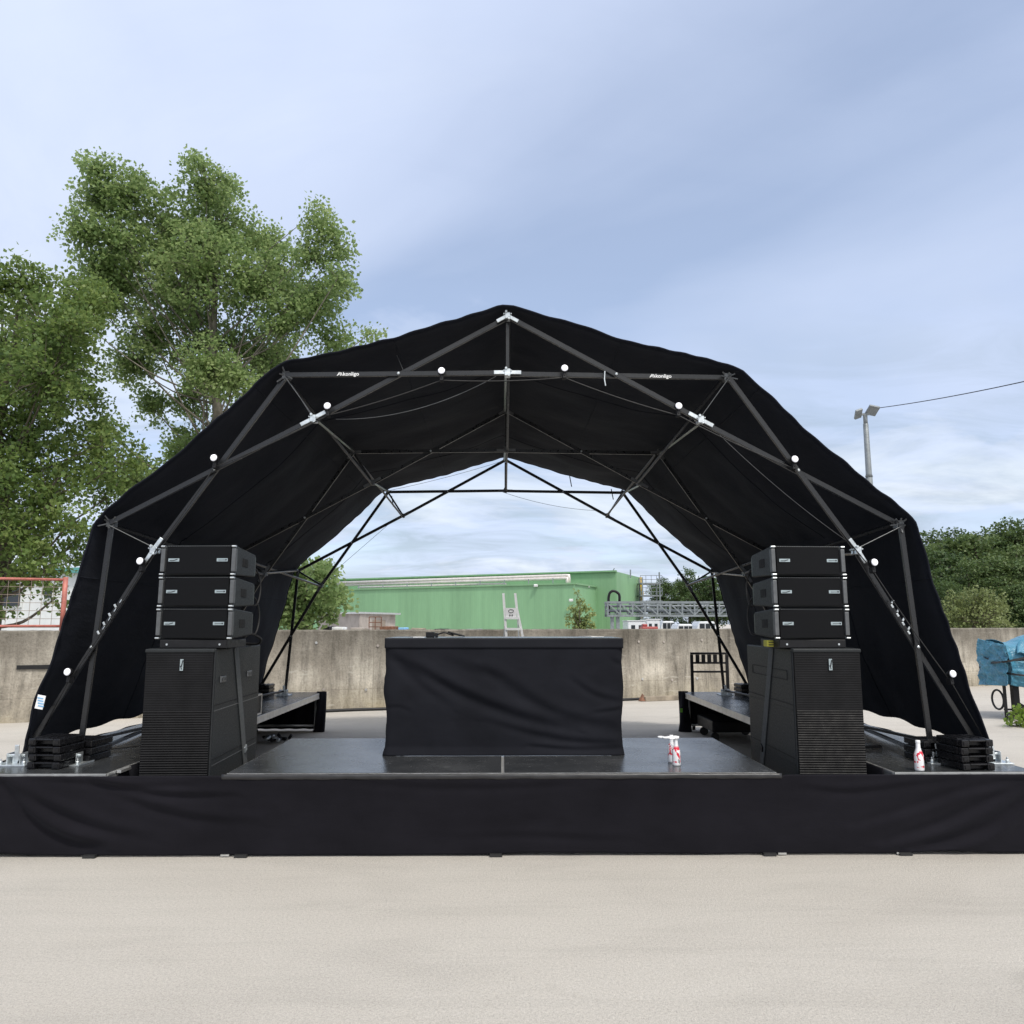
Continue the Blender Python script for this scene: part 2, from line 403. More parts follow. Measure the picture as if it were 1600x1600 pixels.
sl = bpy.data.lights.new("Sun", 'SUN'); sl.energy = 2.0; sl.angle = R(6); sl.color = (1, .955, .88)
so = bpy.data.objects.new("Sun", sl); col.objects.link(so)
sd = Vector((math.sin(SUN_AZ) * math.cos(SUN_EL), math.cos(SUN_AZ) * math.cos(SUN_EL), math.sin(SUN_EL)))
so.rotation_euler = (-sd).to_track_quat('-Z', 'Y').to_euler(); so.location = (8, -12, 20)
scene.view_settings.view_transform = 'Standard'; scene.view_settings.look = 'None'
scene.view_settings.exposure = 0.32; scene.view_settings.gamma = 1.0

# ------------------------------------------------------------------ ground
def gfn():
    b = MB(); b.b2(-1500, 1500, -60, 2600, -.4, 0); return b
tag(gfn().build('ground', M['ground']), 'pale beige concrete yard', None, None, 'structure')

# ------------------------------------------------------------------ retaining wall
WA = math.atan(.37)
wall = MB(); wx = 62
def wallprof(u, v):
    x = -16 + 42 * u
    k = [(0, 0), (0, 1.53), (.02, 1.555), (.38, 1.555), (.4, 1.53), (.4, 0)]
    a = v * 5; i = min(int(a), 4); f = a - i
    y = k[i][0] + (k[i + 1][0] - k[i][0]) * f; z = k[i][1] + (k[i + 1][1] - k[i][1]) * f
    n = noise.noise(Vector((x * .9, 0, z * 3))) * .012 if 0 < z < 1.54 else noise.noise(Vector((x * 6, y * 8, 3))) * .014
    return (x, y + (n if z < 1.54 else 0), z + (n if z >= 1.5 else 0))
wall.grid(500, 5, wallprof)
wo = wall.build('concrete_wall', M['wall']); wo.location = (0, 17.1, 0); wo.rotation_euler = (0, 0, WA)
tag(wo, 'long weathered grey concrete retaining wall behind the stage', 'wall')
def onwall(x, off=-.01, z=0):       # world point in front of the wall at world-x about x
    return Vector((x + off * -math.sin(WA), 17.1 + .37 * x + off * math.cos(WA), z))
# dark slot plate on the left stretch
p0 = onwall(-8.35); p1 = onwall(-7.86)
MB().bar(p0 + Vector((0, 0, .93)), p1 + Vector((0, 0, .93)), .07, .03, (0, 1, 0)).build('drain_slot', M['darkrecess'], wo).matrix_parent_inverse = (Matrix.Translation(wo.location) @ wo.rotation_euler.to_matrix().to_4x4()).inverted()
inv_ = (Matrix.Translation(wo.location) @ wo.rotation_euler.to_matrix().to_4x4()).inverted()
for x in (-8.9, -7.3, -4.35, -3.5, -2.6, 1.6, 2.3, 3.05, 3.8, 4.6, 9.6, 10.8):
    for z in (.42, 1.27):
        q = onwall(x + random.uniform(-.15, .15)); b = MB(); b.lathe([(.028, 0), (.026, .008), (.012, .009)], q + Vector((0, 0, z + random.uniform(-.05, .05))), 8, Matrix.Rotation(WA, 4, 'Z') @ Matrix.Rotation(R(90), 4, 'X'))
        o = b.build('tie_plug', M['alu' if random.random() < .4 else 'shed'], wo); o.matrix_parent_inverse = inv_
# long black cable lying at the foot of the wall
for nm, (xa, xb), lab in (('ground_cable', (-4.4, -1.3), 'thick black cable lying along the wall foot left of the draped table'), ('ground_cable', (1.5, 6.5), 'black cable lying along the wall foot behind the right platform')):
    pts = []
    for i in range(40):
        x = xa + (xb - xa) * i / 39; q = onwall(x, -.28 - .1 * noise.noise(Vector((x * .8, 2, 0)))); q.z = .03; pts.append(q)
    b = MB(); b.tube(pts, .03, 8)
    tag(b.build(nm, M['rubber'], smooth=True), lab, 'cable')

# red mesh fence panel on the wall
fl = thing('fence_panel', 'red framed wire mesh fence panel on top of the wall at left', 'fence', tuple(onwall(-8.5, .2, 1.555)))
fx0, fx1 = -10.9, -7.78
def fp(x, z): return onwall(x, .2, z)
b = MB(); b.tube([fp(fx1, 1.54), fp(fx1, 2.5)], .042, 10); b.build('post', M['red'], fl, smooth=True)
b = MB(); b.tube([fp(fx0, 1.54), fp(fx0, 2.5)], .042, 10); b.build('post', M['red'], fl, smooth=True)
for z in (1.63, 2.455):
    b = MB(); b.tube([fp(fx0, z), fp(fx1 - .03, z)], .024, 8); b.build('rail', M['red'], fl, smooth=True)
b = MB()
k = 0
x = fx0 + .15
while x < fx1 - .05:
    b.tube([fp(x, 1.64), fp(x, 2.45)], .0045, 5); x += .165
for z in (1.76, 1.9, 2.04, 2.18, 2.32):
    b.tube([fp(fx0, z), fp(fx1 - .03, z)], .0045, 5)
b.build('wire_mesh', M['sheddark'], fl)

# ------------------------------------------------------------------ trees
rng = np.random.default_rng(11)
def leaf_mesh(name, centers, size, mat, parent, droop=.35, wid=.42):
    n = len(centers); c = np.asarray(centers, dtype=np.float64)
    d = rng.normal(size=(n, 3)); d[:, 2] -= droop; d /= np.linalg.norm(d, axis=1)[:, None]
    s = rng.normal(size=(n, 3)); s[:, 2] *= .55; s -= d * np.sum(s * d, 1)[:, None]; s /= np.linalg.norm(s, axis=1)[:, None]
    nn = np.cross(d, s); L = (size * rng.uniform(.65, 1.25, n))[:, None]
    v = np.stack([c, c + d * L * .45 + s * L * wid + nn * L * .08, c + d * L, c + d * L * .45 - s * L * wid + nn * L * .08], 1).reshape(-1, 3)
    me = bpy.data.meshes.new(name)
    me.vertices.add(4 * n); me.vertices.foreach_set('co', v.ravel().astype(np.float32))
    me.loops.add(4 * n); me.loops.foreach_set('vertex_index', np.arange(4 * n, dtype=np.int32))
    me.polygons.add(n); me.polygons.foreach_set('loop_start', np.arange(0, 4 * n, 4, dtype=np.int32)); me.polygons.foreach_set('loop_total', np.full(n, 4, dtype=np.int32))
    me.update(calc_edges=True); me.validate()
    me.materials.append(mat)
    o = bpy.data.objects.new(name, me); col.objects.link(o); o.parent = parent
    if parent is not None: o.matrix_parent_inverse = chain_inv(parent)
    return o
def grow(root, base, top, r0, lobes, clump_k, leaves_k, sig, leaf, leafmat, barkmat, droop=.35, shell=.5, lean=0.0, twig=.012, flat=.75):
    """trunk with limbs to every lobe of the crown, twigs to every leaf clump"""
    base = Vector(base); top = Vector(top); wood = MB()
    tp = [base.lerp(top, i / 9) + Vector((noise.noise(Vector((i * .7, base.x, 0))) * .25, noise.noise(Vector((i * .7, base.x, 5))) * .25, 0)) * (0 if i == 0 else 1) for i in range(10)]
    wood.tube(tp, [r0 * (1 - .85 * i / 9) * (1.35 if i == 0 else 1) for i in range(10)], 9)
    cs = []
    for (c, r) in lobes:
        c = Vector(c); r = Vector(r) if not isinstance(r, (int, float)) else Vector((r, r, r))
        # limb from the trunk, leaving it lower down
        zt = base.z + (c.z - base.z) * random.uniform(.55, .86); t = max(.05, min(.97, (zt - base.z) / max(.1, top.z - base.z)))
        i = min(8, int(t * 9)); s = tp[i].lerp(tp[i + 1], t * 9 - i)
        m1 = s.lerp(c, .5) + Vector((random.uniform(-.1, .1), random.uniform(-.1, .1), -.12 * (c - s).length * random.uniform(.1, 1)))
        rl = max(.012, r0 * (1 - .85 * t) * .24)
        wood.tube(spline([s, m1, c], 4), [rl * (1 - .7 * k / 8) for k in range(9)], 6)
        nc = max(3, int(clump_k * (r.x * r.z + .25 * r.x * r.y)))
        for _ in range(nc):
            u = Vector(rng.normal(size=3)).normalized(); q = (shell + (1 - shell) * random.random() ** .5) if random.random() < .75 else random.random() * shell
            p = c + Vector((u.x * r.x, u.y * r.y, u.z * r.z)) * q
            if random.random() < .6:
                a = c.lerp(p, .15); mm = a.lerp(p, .55) + Vector((0, 0, .06 * (p - a).length))
                wood.tube([a, mm, p], [twig, twig * .7, twig * .35], 4, False)
            k = int(leaves_k * random.uniform(.5, 1.4)); g = np.clip(rng.normal(size=(k, 3)), -1.5, 1.5) * sig * random.uniform(.7, 1.25); g[:, 2] *= flat
            cs.append(np.array(p)[None, :] + g)
    wood.build('trunk', barkmat, root, smooth=True)
    leaf_mesh('crown', np.concatenate(cs), leaf, leafmat, root, droop)
def px_lobes(lst, Y, depth=.9, dy=0.0, shrink=1.0):
    out = []
    for (px, py, r) in lst:
        c = at(px, py, Y); rr = r / FPX * c.length * shrink
        c.y += random.uniform(-1, 1) * depth * 1.4 + dy
        out.append((c, (rr, max(rr * .9, depth * .5), rr)))
    return out
# tall poplar behind the left shoulder of the tent
pb = at(330, 980, 22); pb.z = 0; pt = at(338, 330, 22)
t = thing('poplar_tree', 'tall loose light green poplar rising over the left shoulder of the tent', 'tree', tuple(pb))
pop = [(297, 240, 15), (302, 272, 26), (345, 262, 14), (335, 308, 42), (146, 266, 9), (161, 284, 12), (192, 312, 26), (222, 298, 17), (222, 335, 42), (185, 350, 32), (175, 400, 38), (170, 372, 30), (215, 405, 44), (180, 440, 36), (165, 480, 34), (235, 372, 34), (160, 525, 30),
       (270, 360, 62), (340, 360, 62), (395, 345, 36), (415, 395, 48), (250, 430, 74), (330, 440, 78), (405, 455, 60), (200, 455, 44), (452, 375, 14), (455, 430, 26),
       (508, 358, 17), (515, 385, 28), (538, 408, 26), (500, 420, 30), (530, 445, 30), (480, 460, 32), (505, 490, 40), (545, 470, 18), (578, 527, 13), (455, 510, 52), (520, 530, 32), (380, 530, 62), (310, 530, 62), (240, 530, 56), (195, 560, 42),
       (420, 570, 44), (350, 595, 46), (275, 600, 40), (215, 620, 34), (330, 650, 40), (270, 690, 38), (225, 730, 30), (300, 720, 36), (390, 610, 40), (205, 760, 30), (250, 770, 30), (200, 690, 26)]
grow(t, pb, pt, .27, px_lobes(pop, 22, 1.1, 0, .86), 92, 30, .17, .108, M['leaf_poplar'], M['palebark'], droop=.5, shell=.35, twig=.011)
# broad darker tree at the left edge
ob = at(-10, 980, 18.5); ob.z = 0; ot = at(20, 470, 18.5)
t = thing('oak_tree', 'broad dark green tree at the left edge hanging over the red fence', 'tree', tuple(ob))
oak = [(92, 418, 26), (110, 440, 26), (60, 462, 40), (20, 468, 38), (135, 480, 40), (30, 520, 60), (100, 540, 58), (150, 540, 34), (40, 600, 74), (120, 620, 56), (30, 690, 74), (110, 700, 60), (152, 690, 24), (25, 780, 70), (95, 780, 58), (145, 770, 30),
       (20, 855, 50), (70, 845, 46), (120, 850, 32), (20, 905, 24), (60, 905, 16), (112, 895, 22), (108, 935, 16), (12, 955, 14), (-50, 520, 80), (-60, 640, 90), (-60, 770, 90), (-70, 880, 50), (165, 740, 16), (150, 820, 16)]
grow(t, ob, ot, .26, px_lobes(oak, 18.5, 1.0, 0, .97), 68, 29, .18, .104, M['leaf_oak'], M['bark'], droop=.2, shell=.4, flat=.45)
# smaller tree seen through the arch at left
sb = at(478, 980, 27); sb.z = 0; st_ = at(480, 890, 27)
t = thing('broadleaf_tree', 'bushy mid green tree seen through the arch beside the green building', 'tree', tuple(sb))
low = [(455, 890, 34), (490, 895, 30), (512, 905, 24), (525, 925, 22), (500, 935, 34), (465, 940, 40), (530, 945, 16), (480, 965, 30), (450, 970, 30), (430, 900, 40), (420, 950, 40), (505, 885, 14), (515, 960, 14)]
grow(t, sb, st_, .16, px_lobes(low, 27, .8, 0, .9), 66, 20, .2, .16, M['leaf_poplar'], M['bark'], shell=.35)
# sapling on the far side of the wall
qb = at(905, 985, 34); qb.z = 0; qt = at(903, 925, 34)
t = thing('sapling', 'spindly yellow green sapling in front of the green building corner', 'young tree', tuple(qb))
sap = [(902, 926, 3.5), (905, 938, 5.5), (896, 952, 6), (914, 952, 7), (900, 960, 8), (890, 965, 5), (918, 966, 8), (904, 972, 10), (926, 958, 3), (888, 975, 4), (924, 978, 6), (908, 982, 12)]
grow(t, qb, qt, .05, px_lobes(sap, 34, .25), 230, 10, .09, .12, M['leaf_young'], M['bark'], shell=.2, twig=.004)

# woodland at right: three tree forms, copied
protos = []
def broad(kind, h, wdt):
    r = thing('woodland_tree', 'dense dark green tree in the woodland beyond the right end of the wall', 'tree', (0, 0, 0), 0, 'woodland trees on the right')
    lobes = []
    for i in range(24 + 3 * kind):
        a = random.uniform(0, 6.28); zz = random.uniform(.28, .86) * h
        rad = wdt * (1 - abs(zz / h - .5) * 1.3) * random.uniform(.35, .95)
        lobes.append((Vector((math.cos(a) * rad, math.sin(a) * rad, zz)), random.uniform(.7, 1.3) * wdt * .27))
    lobes.append((Vector((0, 0, h * .9)), wdt * .28)); lobes.append((Vector((0, 0, h * .6)), wdt * .6)); lobes.append((Vector((0, 0, h * .4)), wdt * .7))
    grow(r, (0, 0, 0), (0, 0, h * .85), .3, lobes, 15, 22, .32, .25, M['leaf_wood'], M['bark'], shell=.6, twig=.02, flat=.5)
    return r
for kd, (h, wd) in enumerate(((10.5, 4.0), (12.0, 4.4), (9.0, 3.6))): protos.append(broad(kd, h, wd))
spots = []
for (px, top, Y, s) in ((1452, 826, 62, 0), (1490, 822, 70, 1), (1520, 820, 58, 2), (1545, 822, 72, 0), (1575, 806, 62, 1), (1612, 800, 66, 2), (1470, 850, 54, 2), (1510, 872, 50, 0), (1560, 862, 50, 2), (1600, 868, 52, 0), (1440, 880, 50, 2), (1640, 815, 58, 1), (1425, 850, 66, 1), (1590, 905, 46, 2), (1670, 830, 56, 0), (1535, 840, 66, 1), (1480, 905, 47, 0), (1630, 890, 47, 1)):
    spots.append((px, top, Y, s))
used = set()
for (px, top, Y, s) in spots:
    pt_ = at(px, top, Y); p = protos[s]; o = p if s not in used else copy_tree(p); used.add(s)
    hgt = (10.5, 12.0, 9.0)[s] * 1.02
    sc = pt_.z / hgt
    o.location = (pt_.x, pt_.y, 0); o.rotation_euler = (0, 0, random.uniform(0, 6.28)); o.scale = (sc * random.uniform(1.0, 1.2), sc * random.uniform(1.0, 1.2), sc)
# trees behind the gantry
for i, (px, top, Y, s, lab) in enumerate(((1035, 900, 118, 1, 'leftmost dark tree behind the grey gantry'), (1075, 886, 112, 0, 'tallest dark tree behind the grey gantry'), (1112, 893, 110, 2, 'dark tree behind the gantry nearest the right tent wall'), (1150, 900, 112, 1, 'dark tree beyond the gantry end, hidden by the right tent wall'))):
    pt_ = at(px, top, Y); o = copy_tree(protos[s]); sc = pt_.z / ((10.5, 12.0, 9.0)[s] * 1.02)
    o.location = (pt_.x, pt_.y, 0); o.rotation_euler = (0, 0, random.uniform(0, 6.28)); o.scale = (sc, sc, sc); o['label'] = lab; o['group'] = 'trees behind the gantry'
# pale rounded bush in front of the woodland
bb = at(1520, 985, 36); bb.z = 0
t = thing('willow_bush', 'rounded pale green bush in front of the dark woodland', 'bush', tuple(bb))
bush = [(1520, 948, 26), (1495, 958, 24), (1545, 960, 22), (1515, 935, 14), (1535, 940, 16), (1482, 970, 16), (1560, 972, 14), (1520, 975, 40), (1500, 940, 12), (1525, 928, 8), (1555, 952, 10)]
grow(t, bb, at(1520, 940, 36), .12, px_lobes(bush, 36, .6), 60, 20, .17, .12, M['leaf_bush'], M['bark'], shell=.55)
# fresh plant by the trailer
gb = at(1590, 1132, 13.3); gb.z = 0
t = thing('nettle_plant', 'bright green leafy weed beside the blue tarpaulin cart', 'plant', tuple(gb))
grow(t, gb, gb + Vector((0, 0, .3)), .012, [(gb + Vector((x, y, z)), r) for x, y, z, r in ((0, 0, .18, .16), (.18, .05, .22, .16), (-.12, .02, .12, .1), (.3, -.05, .15, .18), (.42, .1, .25, .2), (.1, -.1, .08, .12))], 330, 8, .05, .075, M['leaf_fresh'], M['bark'], shell=.2, twig=.004)

# ------------------------------------------------------------------ green factory building
BA = at(490, 940, 97); BB = at(898, 940, 80); BC = at(992, 940, 104)
BA.z = BB.z = BC.z = 0
d1 = (BB - BA).normalized(); d2 = (BC - BB).normalized()
BA = BA - d1 * 14
gb_ = thing('green_building', 'long green corrugated industrial building beyond the wall', 'building', tuple(BB))
def solid_poly(b, pts, z0, z1s):
    n = len(pts); vs = [Vector((p.x, p.y, z0)) for p in pts] + [Vector((p.x, p.y, z)) for p, z in zip(pts, z1s)]
    b.add(vs, [tuple(range(n - 1, -1, -1)), tuple(range(n, 2 * n))] + [(i, (i + 1) % n, n + (i + 1) % n, n + i) for i in range(n)])
hl = 5.62
BD = BC + (BA - BB)
b = MB(); solid_poly(b, [BA, BB, BC, BD], 0, [hl] * 4); b.build('wall', M['green'], gb_)
# raised main hall set back behind the parapet
e0 = d1.cross(Vector((0, 0, 1))) * -1
if e0.y < 0: e0 = -e0
def hall(px, py, Y): q = at(px, py, Y); return q
HA = at(430, 915, 106); HB = at(963, 893, 86); HC = at(1003, 903, 96)
b = MB()
pA = Vector((HA.x, HA.y, 0)); pB = Vector((HB.x, HB.y, 0)); pC = Vector((HC.x, HC.y, 0))
bk = Vector((-6, 40, 0))
solid_poly(b, [pA, pB, pC, pC + bk, pA + bk], 0, [HB.z * .985, HB.z, HC.z, HC.z, HA.z]); b.build('upper_hall', M['green2'], gb_)
# flashing lines
b = MB(); z = hl + .06
b.bar(BA + Vector((0, 0, z)), BB + Vector((0, 0, z)), .16, .3, (0, 1, 0)); b.bar(BB + Vector((0, 0, z + .002)), BC + Vector((0, 0, z + .002)), .16, .3, (1, 0, 0))
b.build('parapet_trim', M['green2'], gb_)
b = MB(); b.bar(pA + Vector((0, -.1, HB.z * .985 + .05)), pB + Vector((0, -.1, HB.z + .05)), .16, .4, (0, 1, 0)); b.build('roof_trim', M['green2'], gb_)
# cladding pipes running below the roof line of the hall
for k, (pa, pb2, r) in enumerate((((518, 911.2), (889, 899.2), .17), ((522, 914.6), (886.5, 903.4), .19), ((560, 918.2), (790, 912.4), .14))):
    Y0, Y1 = 96.5, 82.6
    if k == 2: Y1 = 86.2
    q0 = at(*pa, Y0); q1 = at(*pb2, Y1)
    b = MB(); b.tube([q0, q0.lerp(q1, .5), q1 - d1 * .3, q1, q1 - Vector((0, 0, .25)), Vector((q1.x, q1.y, hl - .05))], r, 10)
    b.build('roof_pipe', M['pipe'], gb_, smooth=True)
for i in range(9):
    b = MB(); q = at(560 + i * 38, 916 - i * 1.35, 94 - i * 1.5); b.box((q.x, q.y + .1, q.z - .15), (.1, .12, .55)); b.build('pipe_bracket', M['galv'], gb_)
# window band and door trims on the gable side
q0 = at(966, 917, 88.0); q1 = at(1000, 921, 97.2)
b = MB(); b.bar(q0, q1, 1.1, .1, (1, 0, 0)); b.build('window_band', M['galv'], gb_)
b = MB(); b.bar(at(922, 946, 86.5) - d2 * .1, at(922, 980, 86.5) - d2 * .1, .18, .18); b.build('downpipe', M['galv'], gb_); b = MB(); b.bar(at(938, 948, 90), at(938, 980, 90), .18, .18); b.build('downpipe', M['galv'], gb_)
for (px, py, Y) in ((623, 938, 91.5), (772, 939, 85.3), (837, 915, 82), (892, 938, 79.9), (918, 916, 84.7), (982, 926, 101)):
    q = at(px, py, Y); b = MB(); b.box((q.x, q.y - .15, q.z), (.42, .3, .26)); b.build('wall_light', M['alu'], gb_, bevel=.03)
b = MB(); q = at(1001.5, 902, 95); g_ = at(1001.5, 921, 95); h_ = at(1003.5, 925, 95); i_ = at(1003.5, 931, 95); j_ = at(1001.5, 935, 95); k_ = at(1001.5, 975, 95)
b.tube([q, g_, h_, i_, j_, k_], .17, 8); b.build('yellow_pipe', M['yellow'], gb_, smooth=True)
# small antenna on the gable
b = MB(); q = at(956, 894, 86.5); b.tube([q, at(960, 888, 86.5)], .06, 5); b.build('antenna', M['galv'], gb_); b = MB(); b.tube([at(985, 903, 90), at(985, 890, 90)], .08, 5); b.build('antenna', M['galv'], gb_)

# steel stair tower
s0 = at(1005, 975, 92); s0.z = 0
stt = thing('stair_tower', 'grey steel stair tower at the gable of the green building', 'stairs', tuple(s0))
wt = 2.0; dt = 2.0
for xx in (0, wt):
    for yy in (0, dt):
        b = MB(); hh = 7.0 if xx == 0 else (7.6 if yy == 0 else 6.2)
        b.tube([s0 + Vector((xx, yy, 0)), s0 + Vector((xx, yy, hh))], .09, 6); b.build('column', M['galv'], stt)
for z in (1.8, 3.4, 4.9, 6.3):
    b = MB(); b.box(s0 + Vector((wt / 2, dt / 2, z)), (wt + .5, dt, .14)); b.build('landing', M['galv'], stt)
    b = MB()
    for zz in (.45, .9): b.bar(s0 + Vector((-.2, -.05, z + zz)), s0 + Vector((wt + .3, -.05, z + zz)), .06, .05)
    for k in range(5): b.bar(s0 + Vector((-.2 + k * .62, -.05, z + .07)), s0 + Vector((-.2 + k * .62, -.05, z + .93)), .05, .05)
    b.build('railing', M['galv'], stt)
    b = MB()
    for k in range(7): b.box(s0 + Vector((.2 + k * .28, dt + .4, z - 1.5 + k * .21)), (.3, .7, .04))
    b.build('stair_flight', M['galv'], stt)

# pipe gantry (truss bridge)
Yg = 66
g0 = at(948, 941, Yg); g1 = at(1260, 939, Yg)
zt = g0.z; zb = at(948, 962, Yg).z
gan = thing('gantry', 'grey steel truss gantry crossing in front of the dark trees', 'gantry', (g0.x, g0.y, 0))
for dy, nm in ((0, 'truss'), (1.5, 'truss')):
    b = MB(); L = g1.x - g0.x; n = 16
    b.bar((g0.x, Yg + dy, zt), (g1.x, Yg + dy, zt), .16, .16); b.bar((g0.x, Yg + dy, zb), (g1.x, Yg + dy, zb), .16, .16)
    for i in range(n + 1):
        x = g0.x + .08 + (L - .16) * i / n
        b.bar((x, Yg + dy, zb + .08), (x, Yg + dy, zt - .08), .12, .11)
        if i < n:
            x2 = g0.x + .08 + (L - .16) * (i + 1) / n
            if i < 6: b.bar((x, Yg + dy, zt - .08), (x2, Yg + dy, zb + .08), .1, .09)
            else: b.bar((x2 if i % 2 else x, Yg + dy, zt - .08), (x if i % 2 else x2, Yg + dy, zb + .08), .1, .09)
    b.build(nm, M['galv'], gan)
b = MB(); b.bar((g0.x, Yg + .75, zb + .16), (g1.x, Yg + .75, zb + .16), 1.3, .05, (0, 0, 1)); b.build('walkway', M['galv'], gan)
b = MB(); b.tube([(g0.x, Yg + .5, zb + .4), (g1.x, Yg + .5, zb + .4)], .12, 8); b.tube([(g0.x, Yg + 1.0, zt - .3), (g1.x, Yg + 1.0, zt - .3)], .1, 8); b.build('carried_pipe', M['post'], gan, smooth=True)
for px in (957, 966):
    q = at(px, 960, Yg); b = MB(); b.bar((q.x, Yg + .3, 0), (q.x, Yg + .3, zb - .08), .28, .2); b.build('leg', M['galv'], gan)
q = at(1225, 960, Yg); b = MB(); b.bar((q.x, Yg + .3, 0), (q.x, Yg + .3, zb - .08), .28, .2); b.build('leg', M['galv'], gan)
b = MB(); q = at(953, 941, Yg); b.tube(spline([(q.x, Yg + .7, zb), (q.x, Yg + .7, zt + .5), (q.x + .35, Yg + .7, zt + .95), (q.x + .85, Yg + .7, zt + .7), (q.x + .9, Yg + .7, zt + .1)], 5), .11, 8); b.build('vent_pipe', M['blackmetal'], gan, smooth=True)

# white vehicles and site cabins just showing over the wall
def cabin(px0, px1, top, Y, name, label, mat, dep=2.2):
    a = at(px0, top, Y); c = at(px1, top, Y)
    r = thing(name, label, 'trailer', (a.x, a.y, 0))
    b = MB(); b.b2(a.x, c.x, Y, Y + dep, .45, a.z); b.build('body', mat, r, bevel=.06)
    wdh = c.x - a.x
    for k in range(2):
        x = a.x + wdh * (.18 + .42 * k); b = MB(); b.b2(x, x + wdh * .22, Y - .02, Y + .02, a.z - .75, a.z - .25); b.build('window', M['glass'], r)
    for k in (.22, .78):
        b = MB(); b.lathe([(.28, -.12), (.3, -.08), (.3, .08), (.28, .12)], (a.x + wdh * k, Y + .2, .3), 14, Matrix.Rotation(R(90), 4, 'X')); b.build('wheel', M['rubber'], r)
    b = MB(); b.b2(a.x - .04, c.x + .04, Y - .04, Y + dep + .04, a.z, a.z + .05); b.build('roof', M['vanwhite'], r)
cabin(981, 1009, 970.5, 50, 'site_trailer', 'white trailer with two windows under the left end of the gantry', M['vanwhite'])
cabin(1010, 1031, 968.5, 53, 'site_trailer', 'tall pale blue white trailer next to red equipment under the gantry', M['vanwhite'])
def van(px0, px1, top, Y, label):
    a = at(px0, top, Y); c = at(px1, top, Y); L = c.x - a.x; h = a.z
    r = thing('parked_van', label, 'van', (a.x, Y, 0))
    prof = [(0, .35), (0, h * .72), (.06, h * .86), (.16, h), (.78, h), (.93, h * .62), (1, h * .55), (1, .35)]
    b = MB(); n = len(prof); vs = [Vector((a.x + u * L, Y + dy, z)) for dy in (0, 1.8) for u, z in prof]
    b.add(vs, [tuple(range(n)), tuple(range(2 * n - 1, n - 1, -1))] + [(i + n, (i + 1) % n + n, (i + 1) % n, i) for i in range(n)]); b.build('body', M['vanwhite'], r, bevel=.05)
    for (u0, u1) in ((.14, .36), (.4, .6), (.63, .8)):
        b = MB(); b.b2(a.x + u0 * L, a.x + u1 * L, Y - .02, Y + .01, h * .68, h * .93); b.build('window', M['glass'], r)
    for u in (.2, .8):
        b = MB(); b.lathe([(.3, -.1), (.33, -.06), (.33, .06), (.3, .1)], (a.x + u * L, Y + .08, .33), 16, Matrix.Rotation(R(90), 4, 'X')); b.build('wheel', M['rubber'], r)
van(1032, 1058, 970.5, 56, 'white van parked between the pale trailer and the low white van')
van(1056, 1088, 975, 44, 'low white van parked behind the wall left of the right tent leg')
van(1088, 1124, 971, 48, 'white van with dark windows parked behind the wall at the tent side')
q = at(1003, 976, 42)
r = thing('digger_bucket', 'red machine part lying under the trailers behind the wall', 'machinery', (q.x, 42, 0))
b = MB(); b.b2(q.x, q.x + .85, 42, 42.8, .5, q.z - .1); b.box((q.x + .2, 42.4, q.z - .04), (.25, .5, .16)); b.build('body', M['vanred'], r, bevel=.05)
b = MB(); b.b2(q.x + .1, q.x + .85, 42.1, 42.7, 0, .5); b.build('base', M['blackmetal'], r)

# grey shed, pallets and scrap in front of the green building at left
sa = at(497, 962, 62); sb2 = at(562, 958, 56); sc2 = at(618, 958, 62)
sh = thing('shed', 'low flat roofed grey concrete shed at the left foot of the green building', 'shed', (sb2.x, sb2.y, 0))
pa_, pb_, pc_ = [Vector((p.x, p.y, 0)) for p in (sa, sb2, sc2)]
hz_ = at(562, 959, 56).z
b = MB(); solid_poly(b, [pa_, pb_, pc_, pc_ + Vector((-3, 6, 0))], 0, [hz_] * 4); b.build('wall', M['shed'], sh)
b = MB(); k = Vector((0, -.25, 0)); solid_poly(b, [pa_ + Vector((-.3, -.2, 0)), pb_ + k, pc_ + Vector((.4, 0, 0)), pc_ + Vector((-3, 6.3, 0))], hz_ + .003, [hz_ + .13] * 4); b.build('roof', M['alu'], sh)
sw_ = pb_.lerp(pc_, .35); b = MB(); b.bar(sw_ + Vector((0, -.06, 1.0)), pb_.lerp(pc_, .7) + Vector((0, -.06, 1.0)), 1.9, .06, (0, 1, 0)); b.build('door', M['sheddark'], sh)
i = 0
for (px, wdt, py, Y, mt, nm, lab) in ((512, 16, 977, 30, 'blackmetal', 'tyre_pile', 'dark heap of scrap behind the wall beside the bushy tree'), (528, 20, 978, 29, 'white', 'sack_pile', 'white sacks piled behind the wall left of the shed'),
        (562, 26, 979, 30, 'shed', 'rubble_pile', 'grey rubble heap showing above the wall below the shed'), (606, 24, 977, 31, 'rust', 'scrap_beam', 'rusty red brown steel beams stacked above the wall'),
        (628, 16, 979, 32, 'blueprint', 'sack_pile', 'pale blue white bundle on the scrap row behind the wall'), (650, 26, 980, 33, 'wood', 'timber_stack', 'light timber stack lying behind the wall below the green cladding'),
        (690, 22, 981, 34, 'blackmetal', 'pipe_stack', 'dark pipes stacked behind the wall left of the ladder'), (740, 26, 981.5, 34, 'galv', 'pipe_stack', 'grey pipes lying behind the wall nearest the ladder')):
    q = at(px, py, Y); hw = wdt / FPX * Y / 2
    r = thing(nm, lab, 'scrap', (q.x, Y, 0))
    b = MB()
    for k in range(9):
        zz = q.z * (k // 3 + 1) / 3 * .98; xx = q.x + hw * random.uniform(-.35, .35)
        b.box((xx, Y + random.uniform(0, .5), zz - q.z / 6), (hw * random.uniform(1.3, 1.9), .3, q.z / 3 * .97), Matrix.Rotation(random.uniform(-.06, .06), 4, 'Y'))
    b.build('stack', M[mt], r, bevel=.02)
